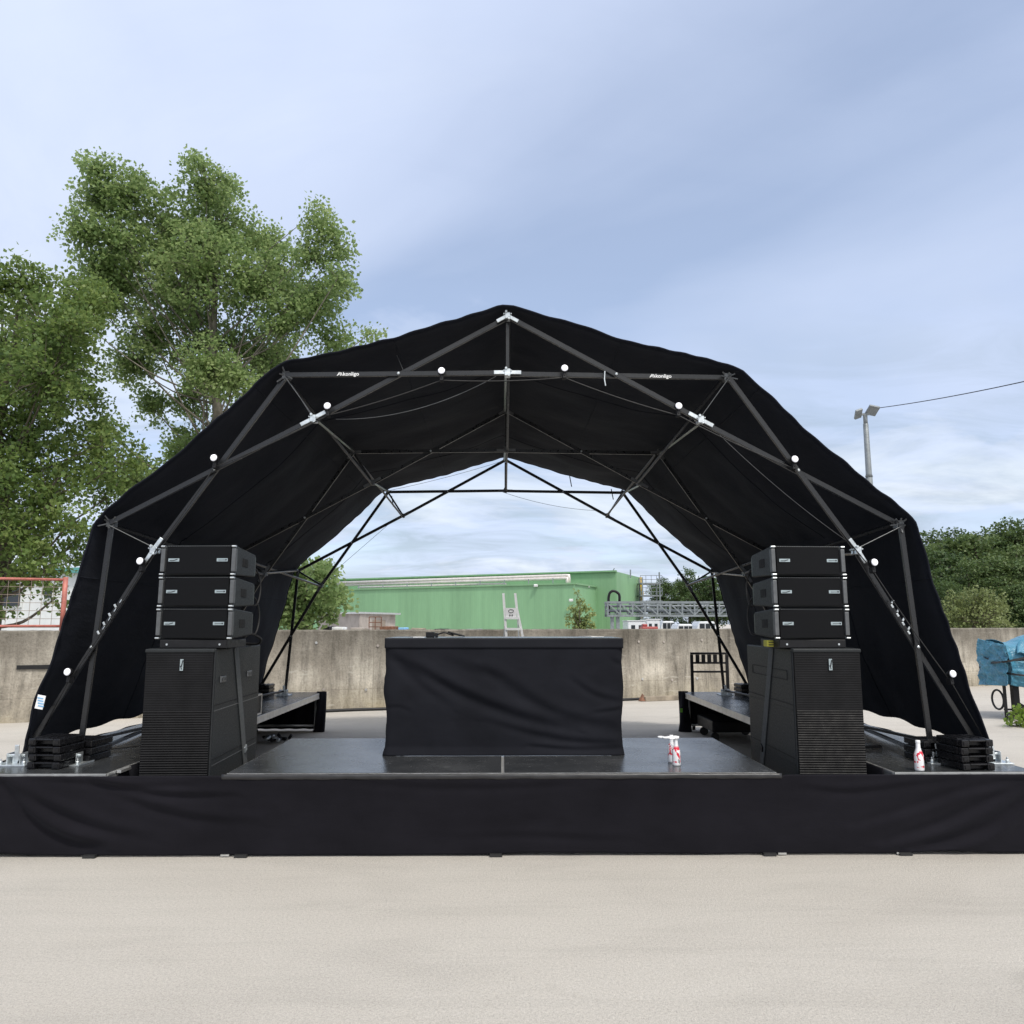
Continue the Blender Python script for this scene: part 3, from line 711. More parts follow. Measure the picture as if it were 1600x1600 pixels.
# red open cage
q0 = at(577, 964, 33); q1 = at(596, 964, 33); cg = thing('steel_cage', 'small red brown open steel frame standing in front of the shed', 'frame', (q0.x, 33, 0))
b = MB()
for x in (q0.x, (q0.x + q1.x) / 2, q1.x): b.bar((x, 33, 0), (x, 33, q0.z), .035, .035)
for z in (q0.z, q0.z - .22, 1.55): b.bar((q0.x, 33.001, z), (q1.x, 33.001, z), .034, .033)
b.build('frame', M['rust'], cg)

# white corrugated building at far left
wl = at(-120, 985, 34); wr_ = at(150, 985, 30)
wb = thing('white_building', 'white corrugated building behind the red fence panel', 'building', (wl.x, wl.y, 0))
zt_ = at(60, 896, 31.5).z
pA = Vector((wl.x - 6, 36, 0)); pB = Vector((wr_.x, 30.5, 0))
b = MB(); solid_poly(b, [pA, pB, pB + Vector((2.5, 12, 0)), pA + Vector((0, 12, 0))], 0, [zt_] * 4); b.build('wall', M['whiteclad'], wb)
b = MB(); b.bar(pA + Vector((0, -.12, zt_ + .08)), pB + Vector((0, -.12, zt_ + .08)), .2, .3, (0, 1, 0)); b.build('roof_trim', M['teal'], wb)
dW = (pB - pA).normalized()
for (px0, px1, y0, y1) in ((-60, -25, 916, 950), (2, 37, 916, 950), (69, 86, 917, 937)):
    def onb(px, py):
        rr = ray(px, py); # intersect with facade line
        n_ = Vector((-dW.y, dW.x, 0)); tt = (pA - Vector((0, 0, 0))).dot(n_) / rr.dot(n_); return rr * tt + Vector((0, 0, CAM_H))
    a = onb(px0, y1); c = onb(px1, y0)
    b = MB(); mz = (a.z + c.z) / 2; b.bar(Vector((a.x, a.y - .05, mz)), Vector((c.x, c.y - .05, mz)), c.z - a.z, .08, (0, 1, 0)); fo = b.build('window', M['whiteclad'], wb)
    b = MB(); b.bar(Vector((a.x + .06, a.y - .1, mz)), Vector((c.x - .06, c.y - .1, mz)), c.z - a.z - .14, .04, (0, 1, 0)); b.build('pane', M['glass'], fo)

# ------------------------------------------------------------------ floodlight mast with wire
lp0 = at(1357, 760, 28); lpb = Vector((at(1355, 700, 28).x, 28, 0)); ztop = at(1350, 648, 28).z
lm = thing('floodlight_mast', 'tall grey floodlight mast with two lamp heads beyond the right tent roof', 'lamp post', tuple(lpb))
b = MB(); b.tube([lpb, lpb + Vector((0, 0, 4.0)), lpb + Vector((0, 0, 6.9))], [.15, .125, .115], 14); b.tube([lpb + Vector((0, 0, 6.9)), lpb + Vector((0, 0, 7.0)), lpb + Vector((0, 0, ztop - .35)), lpb + Vector((0, 0, ztop - .33))], [.13, .105, .09, .07], 14)
b.tube([lpb + Vector((0, 0, ztop - .34)), lpb + Vector((0, 0, ztop))], .075, 12); b.build('pole', M['post'], lm, smooth=True)
b = MB(); b.bar(lpb + Vector((-.3, 0, ztop)), lpb + Vector((.3, 0, ztop + .03)), .07, .07); b.build('crossarm', M['post'], lm)
for (dx, dz, rx, sx) in ((-.3, 0, -20, .26), (.22, .13, 12, .38)):
    c = lpb + Vector((dx, -.12, ztop + dz)); mm = Matrix.Rotation(R(rx), 4, 'Y') @ Matrix.Rotation(R(-35), 4, 'X')
    b = MB(); b.box(c, (sx, .42, .09), mm); b.build('lamp_head', M['post'], lm, bevel=.02)
w0 = at(1368, 638, 28); w1 = at(1600, 570, 20); w2 = w0 + (w1 - w0) * 3.0
b = MB(); b.tube(arc(w0, w2, .5, 40), .014, 6); tag(b.build('overhead_wire', M['blackmetal'], smooth=True), 'thin overhead wire running from the floodlight mast to the upper right', 'wire')

# ------------------------------------------------------------------ blue tarpaulin cart at right
cx0 = 8.86; cw = 2.0
def onend(px, py, x=8.83): d = ray(px, py); return d * (x / d.x) + Vector((0, 0, CAM_H))
ct = thing('covered_cart', 'cart wrapped in a shiny blue tarpaulin with black straps near the wall', 'cart', (cx0 + .8, 14.5, 0))
def tarp(u, v):
    # closed-section drape: v runs up the front, over the top and down the back
    x = cx0 + cw * u; hgt = .70 + .03 * math.sin(u * 5 + .4) + .06 * max(0, 1 - u / .06) + .16 * max(0, 1 - abs(u - .36) / .16) * (1 - .35 * u) + .05 * noise.noise(Vector((u * 5, 1, 1)))
    zb_ = .60 - .05 * math.sin(u * 7) - (.14 if u > .42 else 0) * min(1, (u - .42) * 9 if u > .42 else 0)
    if v < .42:
        t = v / .42; y = 14.05 + .10 * t - .10 * math.sin(t * 3.14) + .05 * (1 - t) * math.sin(u * 30); z = zb_ + (hgt - .05 + .6 - zb_) * t
    elif v < .58:
        t = (v - .42) / .16; y = 14.15 + .7 * t; z = hgt + .55 + .06 * math.sin(t * 3.14)
    else:
        t = (v - .58) / .42; y = 14.85 + .1 * math.sin(t * 3.14); z = (hgt + .55) * (1 - t) + .55 * t
    rg = lambda a, c_, s_: 1 - 2 * abs(noise.noise(Vector((a, c_, s_))))
    f = .022 * rg(u * 5 + v * 6, v * 7 - u * 4, 3) + .013 * rg(u * 13 + v * 9, v * 16 - u * 8, 5) + .006 * rg(u * 30, v * 34, 8) + .02 * math.sin((v * 3 + u * 2.2) * 9) * math.exp(-((v - .2) / .15) ** 2)
    return (x, y + f, z + f * .4)
b = MB(); b.grid(150, 130, tarp); b.build('tarpaulin', M['tarp'], ct, smooth=True, solid=.006)
def tend(u, v):
    y = 14.05 + .85 * u; zb_ = .60 - .04 * u; zt_e = 1.30 + .1 * u
    f = .045 * (1 - 2 * abs(noise.noise(Vector((u * 2.5 + v * 3, v * 3.5 - u * 2, 1))))) + .02 * (1 - 2 * abs(noise.noise(Vector((u * 13, v * 15, 4))))) + .03 * math.sin(v * 3.14)
    return (cx0 + .012 - f - .04 * (1 - v) ** 3, y, zb_ + (zt_e - zb_) * v)
b = MB(); b.grid(60, 50, tend); b.build('tarp_end', M['tarp'], ct, smooth=True, solid=.006)
b = MB(); b.grid(14, 10, lambda u, v: (cx0 + .1 + .5 * u + .1 * v, 13.98 + .18 * v + .03 * math.sin(u * 9), 1.16 + .26 * v * math.sin(u * 2.6 + .35) + .02 * math.sin(u * 12)))
b.build('tarp_flap', M['tarp'], ct, smooth=True, solid=.006)
for pts in (((1520, 1024), (1550, 1030), (1600, 1031), (1660, 1024)), ((1520, 1043), (1545, 1036), (1570, 1034), (1610, 1026)), ((1522, 1042), (1550, 1048), (1588, 1054), (1640, 1060))):
    b = MB(); P = spline([onend(max(px, 1531), py) if px < 1566 else at(px, py, 13.97) for px, py in pts], 8)
    for p, q in zip(P[:-1], P[1:]): b.bar(p, q, .035, .012, (0, 1, 0))
    b.build('strap', M['rubber'], ct)
b = MB(); b.bar((cx0 + .2, 14.3, .02), (cx0 + .2, 14.3, .62), .1, .1); b.bar((cx0 + .2, 14.3, .3), (cx0 + .6, 14.3, .05), .06, .05); b.build('stand', M['blackmetal'], ct); b = MB(); b.bar((cx0 + 1.7, 14.4, .02), (cx0 + 1.7, 14.4, .62), .1, .1); b.build('stand', M['blackmetal'], ct)
b = MB(); b.tube([(cx0 + .06, 14.58 + .17 * math.cos(a * .3142), .32 + .17 * math.sin(a * .3142)) for a in range(21)], .018, 8); b.build('wheel', M['rubber'], ct, smooth=True)
b = MB(); b.bar((cx0 + .02, 14.3, .02), (cx0 + .02, 14.3, .62), .04, .04); b.bar((cx0 + .0, 14.3, .1), (cx0 + .6, 14.3, .1), .03, .03); b.bar((cx0 + .02, 14.35, .17), (cx0 + .5, 14.35, .17), .03, .03); b.build('frame', M['blackmetal'], ct)
b = MB(); b.box((cx0 + .75, 14.0, .04), (.9, .16, .08), Matrix.Rotation(.1, 4, 'Z')); tag(b.build('rusty_beam', M['rust'], bevel=.01), 'rusty brown beam lying on the ground under the blue cart', 'beam')

# ------------------------------------------------------------------ stage platforms
H = .60
def deck(x0, x1, y0, y1, label, legs=True):
    r = thing('stage_deck', label, 'stage platform', ((x0 + x1) / 2, (y0 + y1) / 2, 0), 0, 'black stage platforms')
    g = .004
    b = MB(); b.b2(x0 + g + .007, x1 - g - .007, y0 + g + .007, y1 - g - .007, H - .02, H); b.build('deck_board', M['deck'], r)
    b = MB(); t = .03; hh = .085
    b.b2(x0 + g, x1 - g, y0 + g, y0 + g + t, H - hh, H - .003); b.b2(x0 + g, x1 - g, y1 - g - t, y1 - g, H - hh, H - .003)
    b.b2(x0 + g, x0 + g + t, y0 + g + t, y1 - g - t, H - hh, H - .003); b.b2(x1 - g - t, x1 - g, y0 + g + t, y1 - g - t, H - hh, H - .003)
    # groove lips
    for xx, s in ((x0 + g, -1), (x1 - g, 1)):
        b.b2(min(xx, xx + s * .004), max(xx, xx + s * .004), y0 + .03, y1 - .03, H - .022, H - .006); b.b2(min(xx, xx + s * .004), max(xx, xx + s * .004), y0 + .03, y1 - .03, H - .085, H - .068)
    b.build('frame', M['alu'], r)
    inner = .07 if abs(x0) < abs(x1) else -.07
    for xx in (x0 + .07, x1 - .07):
        for yy in (y0 + .26, y1 - .1):
            if not legs and abs(xx) < 3.3 and yy < 12.5: continue
            b = MB(); b.tube([(xx, yy, .012), (xx, yy, H - .085)], .024, 10); lg = b.build('leg', M['alu'], r, smooth=True)
            b = MB(); b.lathe([(.034, 0), (.034, .03), (.027, .034)], (xx, yy, .0), 10); b.build('rubber_foot', M['rubber'], lg)
    return r
deck(-2.0, 0, 5.985, 7.77, 'black centre stage platform under the left half of the draped table')
deck(0, 2.0, 5.985, 7.77, 'black centre stage platform carrying the two bottles and half the table')
SY = [5.985, 8.3, 10.6, 12.92]
nm = ['front', 'middle', 'rear']
for sgn, sd_ in ((-1, 'left'), (1, 'right')):
    for k in range(3):
        xa, xb = (2.86, 3.92)
        x0, x1 = (xa, xb) if sgn > 0 else (-xb, -xa)
        r = deck(x0, x1, SY[k], SY[k + 1], {0: 'black %s side platform at the front under the tent foot plates', 1: 'black %s side platform in the middle beside the subwoofer', 2: 'black %s side platform at the rear corner of the tent'}[k] % sd_, k == 0)
        if k == 0:
            xe = xa * sgn - sgn * .008
            b = MB(); b.grid(60, 6, lambda u, v: (xe - sgn * (.004 * math.sin(u * 37) * v + .002), 6.15 + 2.1 * u, H - .004 - (H - .06) * v)); b.build('edge_cloth', M['molton'], r, smooth=True, solid=.003)
        if k == 2:
            xi = xb - .1 if sgn > 0 else -xb + .1
            xin = xa + .06 if sgn > 0 else -xa - .06
            b = MB(); b.tube([(xin, SY[3] - .12, .1), (xi, SY[3] - .12, .1)], .017, 8); b.build('brace', M['alu'], r, smooth=True)

def fold_field(curves, k_=1.0):
    """height from fold valleys: curves of (x, z) points with depth and width"""
    segs = []
    for pts, A, wd in curves:
        P = [Vector((p[0], p[1])) for p in pts]; P3 = spline([Vector((p.x, p.y, 0)) for p in P], 6)
        segs.append(([Vector((p.x, p.y)) for p in P3], A, wd))
    def h(x, z):
        q = Vector((x, z)); tot = 0
        for P, A, wd in segs:
            best = 1e9; bt = 0; bs = 0
            for i in range(len(P) - 1):
                a, c = P[i], P[i + 1]; d = c - a; t = max(0, min(1, (q - a).dot(d) / max(1e-9, d.dot(d)))); v = q - (a + d * t); L = v.length
                if L < best: best = L; bt = (i + t) / (len(P) - 1); bs = 1 if d.x * v.y - d.y * v.x > 0 else -1
            fade = math.sin(math.pi * min(1, max(0, bt * .92 + .04))) ** .6
            u = best * bs / wd
            tot += A * k_ * fade * (-math.exp(-u * u) + .75 * math.exp(-(u - 1.5) ** 2))
        return tot
    return h

# front skirt
def X(px, py): p = at(px, py, 5.97); return (p.x, p.z)
sk_curves = [([X(0, 1225), X(45, 1290), X(100, 1322), X(150, 1332)], .03, .05), ([X(0, 1222), X(70, 1265), X(150, 1300), X(230, 1318)], .018, .045),
             ([X(120, 1212), X(200, 1236), X(280, 1246), X(370, 1246)], .016, .03), ([X(150, 1232), X(220, 1262), X(300, 1284), X(400, 1292)], .013, .04), ([X(40, 1213), X(140, 1226), X(220, 1230), X(300, 1228)], .01, .025),
             ([X(1600, 1222), X(1530, 1262), X(1470, 1292), X(1390, 1318)], .022, .04), ([X(1610, 1236), X(1560, 1290), X(1500, 1318), X(1440, 1330)], .026, .045),
             ([X(1600, 1214), X(1500, 1236), X(1430, 1262), X(1340, 1290)], .013, .035), ([X(1250, 1232), X(1320, 1240), X(1400, 1232), X(1500, 1218)], .009, .03),
             ([X(560, 1225), X(680, 1232), X(800, 1232), X(900, 1226)], .006, .03), ([X(700, 1318), X(800, 1312), X(900, 1316), X(1000, 1320)], .005, .03)]
sf = fold_field(sk_curves)
XL, XR = -3.98, 3.93
def skirt(u, v):
    wrap = .06
    if u < wrap: x = XL; y = 5.965 + .9 * (1 - u / wrap); ox, oy = -1, 0
    elif u > 1 - wrap: x = XR; y = 5.965 + .9 * (u - 1 + wrap) / wrap; ox, oy = 1, 0
    else: x = XL + (XR - XL) * (u - wrap) / (1 - 2 * wrap); y = 5.965; ox, oy = 0, -1
    zt = .588 if abs(x) > 2.02 else .575
    zbot = .012 + .022 * math.exp(-((x + 3.75) / .35) ** 2) + .012 * math.exp(-((x - .5) / .5) ** 2) + .02 * math.exp(-((x - 3.3) / .25) ** 2) + .004 * noise.noise(Vector((x * 3, 0, 0)))
    z = zt + (zbot - zt) * v
    d = sf(x, z) if oy else .012 * math.sin(y * 14)
    d += .006 * noise.fractal(Vector((x * 1.6, z * 4, 2)), 1, 2, 3) * min(1, v * 6) + .008 * v * v
    d = max(d, -.0) if v < .06 else d
    d += .012
    if oy: y += .13 * v
    else: y += .13 * v * max(0, 1 - (y - 5.965) / .9)
    return (x + ox * d, y + oy * d, z)
b = MB(); b.grid(330, 44, skirt)
skt = b.build('stage_skirt', M['molton'], smooth=True, solid=.004); tag(skt, 'long black cloth skirt hanging along the stage front', 'skirt')
b = MB(); b.grid(200, 4, lambda u, v: (-2.02 + 4.04 * u, 5.953 - .006 * math.sin(v * 3.1) + .003 * noise.noise(Vector((u * 40, v, 0))), .599 - .032 * v - .006 * (1 + noise.noise(Vector((u * 25, 2, 0)))) * v))
tp_ = b.build('edge_tape', simple('gaffer_tape', (.02, .02, .022), .35, 0, .3, 12, .2, 40), skt, smooth=True, solid=.002)
for px in (150, 382, 775, 1200, 1412):
    q = atz(px, 1335, 0); b = MB(); b.box((q.x, 6.07, .012), (.09, .06, .02)); b.build('hem_foot', M['rubber'], skt)
for px in (358, 1219, 1404):
    q = atz(px, 1334, 0); b = MB(); b.box((q.x, 6.065, .014), (.06, .012, .012)); b.build('clip', M['alu'], skt)
# rear and outer drapes of the side platforms
for sgn, sd_ in ((-1, 'left'), (1, 'right')):
    def dr(u, v, s=sgn):
        zb_ = .1 if s > 0 else .03
        xin = s * 2.86; xo = s * 3.95
        if u < .2: t = u / .2; x = xin + (xo - xin) * t; y = 12.95 + .03 * math.sin(t * 30)
        else: t = (u - .2) / .8; x = xo + .02 * math.sin(t * 60); y = 12.95 - 6.0 * t
        return (x, y, .595 + (zb_ - .595) * v)
    b = MB(); b.grid(200, 6, dr)
    tag(b.build('side_drape', M['molton'], smooth=True, solid=.004), 'black cloth drape hanging round the rear of the %s side platform' % sd_, 'drape', 'black drapes of the side platforms')
    def corner(u, v, s=sgn):
        a = u * 6.28; rr = .07 + .014 * math.sin(u * 19 + v * 3) + .03 * (v ** 3 if s > 0 else 0)
        return (s * 2.86 + rr * math.cos(a), 12.84 + rr * 1.3 * math.sin(a), .607 * (1 - v) + .0 + .004)
    b = MB(); b.grid(36, 12, corner)
    o_ = b.build('corner_drape', M['molton'], smooth=True, solid=.003); tag(o_, 'black cloth bundled over the inner rear corner of the %s platform' % sd_, 'drape', 'black cloth bundles at the platform corners')
    if sgn > 0:
        b = MB(); b.box((2.80, 12.745, .33), (.045, .004, .06)); b.build('sticker', M['sticker'], o_)

# ------------------------------------------------------------------ the arched tent
TX = .035
YA = [6.45, 9.45, 12.4]
OUT = [(-3.75, .67), (-3.22, 2.48), (-1.85, 3.725), (0, 4.245), (1.85, 3.725), (3.22, 2.48), (3.75, .67)]
INN = [(-3.345, .64), (-2.85, 2.26), (-1.605, 3.35), (0, 3.75), (1.605, 3.35), (2.85, 2.26), (3.345, .64)]
def on(j, k): return Vector((OUT[j][0] + TX, YA[k], OUT[j][1]))
def inn(j, k): return Vector((INN[j][0] + TX, YA[k], INN[j][1]))
tent = thing('stage_tent', 'large black arched tent roof over the stage on a folding scissor bar frame', 'tent', (TX, 9.4, H))
# canopy
CAN = [(-3.765, .56), (-3.645, 1.2), (-3.305, 2.47), (-3.21, 2.58), (-1.95, 3.745), (-1.84, 3.80), (-.06, 4.305), (.06, 4.305), (1.84, 3.80), (1.95, 3.745), (3.21, 2.58), (3.305, 2.47), (3.66, 1.2), (3.80, .56)]
def canopy_pt(u, v):
    n = len(CAN) - 1
    lens = [math.hypot(CAN[i + 1][0] - CAN[i][0], CAN[i + 1][1] - CAN[i][1]) for i in range(n)]
    tot = sum(lens); s = u * tot; i = 0
    while i < n - 1 and s > lens[i]: s -= lens[i]; i += 1
    f = s / lens[i]; x = CAN[i][0] + (CAN[i + 1][0] - CAN[i][0]) * f; z = CAN[i][1] + (CAN[i + 1][1] - CAN[i][1]) * f
    dx, dz = CAN[i + 1][0] - CAN[i][0], CAN[i + 1][1] - CAN[i][1]; L = math.hypot(dx, dz); nx, nz = -dz / L, dx / L      # outward
    y = 6.36 + (12.47 - 6.36) * v
    bay = 0 if y < 9.45 else 1; t = max(0, min(1, (y - YA[bay]) / (YA[bay + 1] - YA[bay])))
    seg = [max(0, 1 - abs(x - a[0]) / 1.4) for a in CAN]
    # nodes hold the cloth out, it sags between them
    s_all = u * tot; knots = []; acc = 0
    nodepos = [0, lens[0] + lens[1] + lens[2] * .5, sum(lens[:4]) + lens[4] * .5, sum(lens[:6]) + lens[6] * .5, sum(lens[:8]) + lens[8] * .5, sum(lens[:10]) + lens[10] * .5, tot]
    k = 0
    while k < 5 and s_all > nodepos[k + 1]: k += 1
    ts = (s_all - nodepos[k]) / (nodepos[k + 1] - nodepos[k])
    sag = .05 * math.sin(math.pi * t) * (.45 + .55 * math.sin(math.pi * ts)) + .028 * math.sin(math.pi * ts) ** 2
    edge = math.exp(-((y - 6.36) / .14) ** 2) + math.exp(-((y - 12.47) / .14) ** 2)
    w_ = .004 * math.sin(s_all * 24 + 5 * noise.noise(Vector((s_all * 1.5, 0, 0)))) * (1 + noise.noise(Vector((s_all * .9, 3, 0)))) * edge + .014 * noise.noise(Vector((s_all * 2.4, y * .2, 7))) * edge
    # radiating tension wrinkles
    wr = .014 * math.sin((ts * 10 + t * 7)) * math.sin(math.pi * t) + .026 * noise.fractal(Vector((s_all * .9, y * 1.2, 4)), 1, 2, 3) * math.sin(math.pi * t)
    off = -sag + w_ + wr
    lift = 0
    if u < .08 or u > .92:
        e = 1 - min(u, 1 - u) / .08
        lift = .2 * e * (1 - math.exp(-max(0, y - 6.38) / .35)) * min(1, max(0, 12.5 - y) / 1.2) + .012 * math.sin(y * 9) * e
    yy = y + .03 * noise.noise(Vector((s_all * 3, 1, v * 3))) * edge
    return (x + TX + nx * off, yy, z + nz * off + lift)
b = MB(); b.grid(300, 74, canopy_pt)
canopy = b.build('canopy', M['canopy'], tent, smooth=True, solid=.004)
# sewn panel seams
for v_ in (.27, .75):
    b = MB(); b.tube([canopy_pt(i / 240, v_) for i in range(241)], .007, 5); b.build('seam', M['canopy'], canopy, smooth=True)
for u_ in (.13, .31, .415, .585, .69, .87):
    b = MB(); b.tube([canopy_pt(u_, i / 60) for i in range(61)], .007, 5); b.build('seam', M['canopy'], canopy, smooth=True)
# hem rope ridge along the front edge
b = MB(); b.tube([canopy_pt(i / 260, 0) for i in range(261)], .009, 6); b.build('hem', M['canopy'], canopy, smooth=True)
b = MB(); b.tube([canopy_pt(i / 260, 1) for i in range(261)], .009, 6); b.build('hem', M['canopy'], canopy, smooth=True)
# maker's care label on the left front edge
q = at(63, 1097, 6.34)
b = MB(); b.box(q, (.062, .004, .105), Matrix.Rotation(R(10), 4, 'Y')); lo_ = b.build('care_label', M['lightprint'], canopy)
b = MB()
for k in range(4): b.box(q + Vector((.003 * k, -.004, .03 - .02 * k)), (.045, .002, .009), Matrix.Rotation(R(10), 4, 'Y'))
b.build('label_print', M['blueprint'], canopy)
# hanging ties
b = MB()
for (px, py, Y) in ((612, 783, 12.45), (554, 752, 12.45), (890, 752, 12.45), (955, 772, 12.45)):
    q = at(px, py - 8, Y); b.tube([q, q + Vector((.03, 0, -.17))], .008, 5)
b.build('tie', M['canopy'], tent)

BW, BT = .042, .024
def archbar(p, q, dy):
    b = MB(); o = Vector((0, dy, 0)); b.bar(p + o, q + o, BW, BT, (0, 1, 0)); return b.build('bar', M['bar'], tent, bevel=.003, segs=1)
bars_front = {}
for k in range(3):
    for j in range(6):
        a = archbar(on(j, k), inn(j + 1, k), -.014); c = archbar(inn(j, k), on(j + 1, k), .014)
        bars_front[(k, j)] = (a, c)
        # pivot bolt where the two bars cross
        P, Q = on(j, k), inn(j + 1, k); U, V = inn(j, k), on(j + 1, k)
        d1_, d2_ = Q - P, V - U; den = d1_.x * d2_.z - d1_.z * d2_.x; tt = ((U - P).x * d2_.z - (U - P).z * d2_.x) / den; X_ = P + d1_ * tt
        b = MB(); b.lathe([(.012, 0), (.012, .012), (.006, .016)], X_ + Vector((0, -.026, 0)), 8, Matrix.Rotation(R(90), 4, 'X')); b.build('pivot_bolt', M['zinc'], a)
for k in range(2):
    for j in range(7):
        sx = Vector((1, 0, 0)) if j in (3,) else Vector((OUT[j][0] - INN[j][0], 0, OUT[j][1] - INN[j][1])).normalized().cross(Vector((0, 1, 0)))
        if j in (0, 6): sx = Vector((0, 0, 1))
        for (p, q, s) in ((on(j, k), inn(j, k + 1), .015), (inn(j, k), on(j, k + 1), -.015)):
            if j in (0, 6): p = Vector((p.x, p.y, H + .05)); q = Vector((q.x, q.y, H + .05))
            b = MB(); o = sx * s; b.bar(p + o + Vector((0, .04, 0)), q + o - Vector((0, .04, 0)), BW, BT, sx); b.build('bar', M['bar'], tent, bevel=.003, segs=1)
# struts between outer and inner nodes: ridge of each arch and rear shoulders
for k in range(3):
    b = MB(); b.bar(on(3, k) + Vector((0, .035, -.03)), inn(3, k) + Vector((0, .035, .03)), .026, .022); b.build('strut', M['bar'], tent)
for k in (1, 2):
    for j in (1, 2, 4, 5):
        b = MB(); b.bar(on(j, k) + Vector((0, .035, 0)), inn(j, k) + Vector((0, .035, 0)), .026, .022); b.build('strut', M['bar'], tent)
# node brackets
def bracket(p, dirs, mat, s=1.0, name='bracket'):
    b = MB(); b.box(p + Vector((0, -.03, 0)), (.05 * s, .03, .06 * s)); b.box(p + Vector((0, .03, 0)), (.05 * s, .035, .05 * s))
    for d in dirs:
        d = d.normalized(); b.bar(p + d * .012 + Vector((0, -.034, 0)), p + d * .115 * s + Vector((0, -.034, 0)), .034 * s, .008, (0, 1, 0))
    for a in (-1, 1):
        b.tube([p + Vector((a * .03, -.05, .012)), p + Vector((a * .03, .05, .012))], .008, 6); b.tube([p + Vector((a * .012, -.06, -.03 * a)), p + Vector((a * .012, -.03, -.03 * a))], .012, 8)
    return b.build(name, mat, tent, bevel=.003, segs=1)
for k in range(3):
    for j in range(1, 6):
        dI = [on(j - 1, k) - inn(j, k), on(j + 1, k) - inn(j, k)]; dO = [inn(j - 1, k) - on(j, k), inn(j + 1, k) - on(j, k)]
        bracket(inn(j, k), dI, M['zinc'] if k == 0 else M['railgrey'])
        if k == 0 and j in (1, 2, 4, 5):
            # spiky folded joint with bolts standing out
            p = on(j, k); b = MB(); b.box(p + Vector((0, .02, 0)), (.06, .07, .06))
            for a in range(7):
                t_ = a * .9 + j + random.uniform(-.3, .3); v = Vector((math.cos(t_), -.5 - .3 * math.sin(a * 2.1), math.sin(t_))).normalized(); b.tube([p, p + v * random.uniform(.04, .11)], .007, 5)
            b.build('bracket', M['railgrey'], tent)
            b = MB(); b.tube([p + Vector((0, -.03, -.02)), inn(j, k) + Vector((0, -.03, .02))], .0035, 6); b.build('tension_wire', M['railgrey'], tent)
        else:
            bracket(on(j, k), dO, M['railgrey'] if not (k == 0 and j == 3) else M['zinc'], .9)
# toggle chains on the lower front legs
for s, j in ((-1, 1), (1, 5)):
    P, Q = inn(j, 0), on(0 if s < 0 else 6, 0); b = MB()
    for i in range(8):
        t_ = .26 + .022 * i; p = P.lerp(Q, t_) + Vector((.012 * (-1) ** i, -.045, 0)); b.box(p, (.016, .012, .03), Matrix.Rotation(R(30 * (-1) ** i), 4, 'Y'))
    b.build('toggle_clamp', M['zinc'], tent, bevel=.003)
# foot plates
def foot(p, s, big):
    b = MB(); w_ = .24 if big else .2
    b.box((p.x, p.y - .06, H + .006), (w_, .24, .012)); b.box((p.x - .05, p.y - .08, H + .05), (.008, .1, .08)); b.box((p.x + .05, p.y - .08, H + .05), (.008, .1, .08)); b.box((p.x, p.y - .05, H + .035), (.06, .08, .05))
    b.tube([(p.x - .07, p.y - .09, H + .07), (p.x + .07, p.y - .09, H + .07)], .012, 8)
    for a in (-1, 1):
        b.lathe([(.016, 0), (.016, .02), (.008, .022), (.008, .04)], (p.x + a * (w_ / 2 - .03), p.y - .14, H + .012), 8)
    o = b.build('base_plate', M['zinc'], tent, bevel=.002, segs=1)
    b = MB(); b.bar((p.x + .01, p.y - .1, H + .03), (p.x - .005 * s, p.y - .1, H + .15), .035, .012); b.build('lock_lever', M['zinc'], o, bevel=.006)
for k in range(3):
    for j in (0, 6):
        s = -1 if j == 0 else 1
        foot(Vector((OUT[j][0] + TX + s * .02, YA[k], 0)), s, True); foot(Vector((INN[j][0] + TX, YA[k], 0)), s, False)
# loose bracing wires inside the roof
for (p, q, sg) in ((at(525, 655, 6.55), at(775, 588, 6.5), .1), (at(1125, 680, 6.6), at(1330, 850, 6.5), .04), (at(520, 895, 12.5), at(612, 815, 12.4), 0), (at(783, 768, 12.4), at(935, 798, 12.4), .06), (at(455, 600, 6.5), at(487, 650, 6.45), 0), (at(620, 555, 6.6), at(632, 583, 6.45), 0), (at(590, 770, 12.4), at(780, 722, 12.4), .03)):
    b = MB(); b.tube(arc(p, q, sg), .003, 5); b.build('tension_wire', M['railgrey'], tent)
b = MB(); q = at(945, 580, 6.4); b.tube([q, q + Vector((-.004, 0, -.07)), q + Vector((.004, 0, -.125))], .006, 6); b.build('pull_tab', M['zinc'], tent)

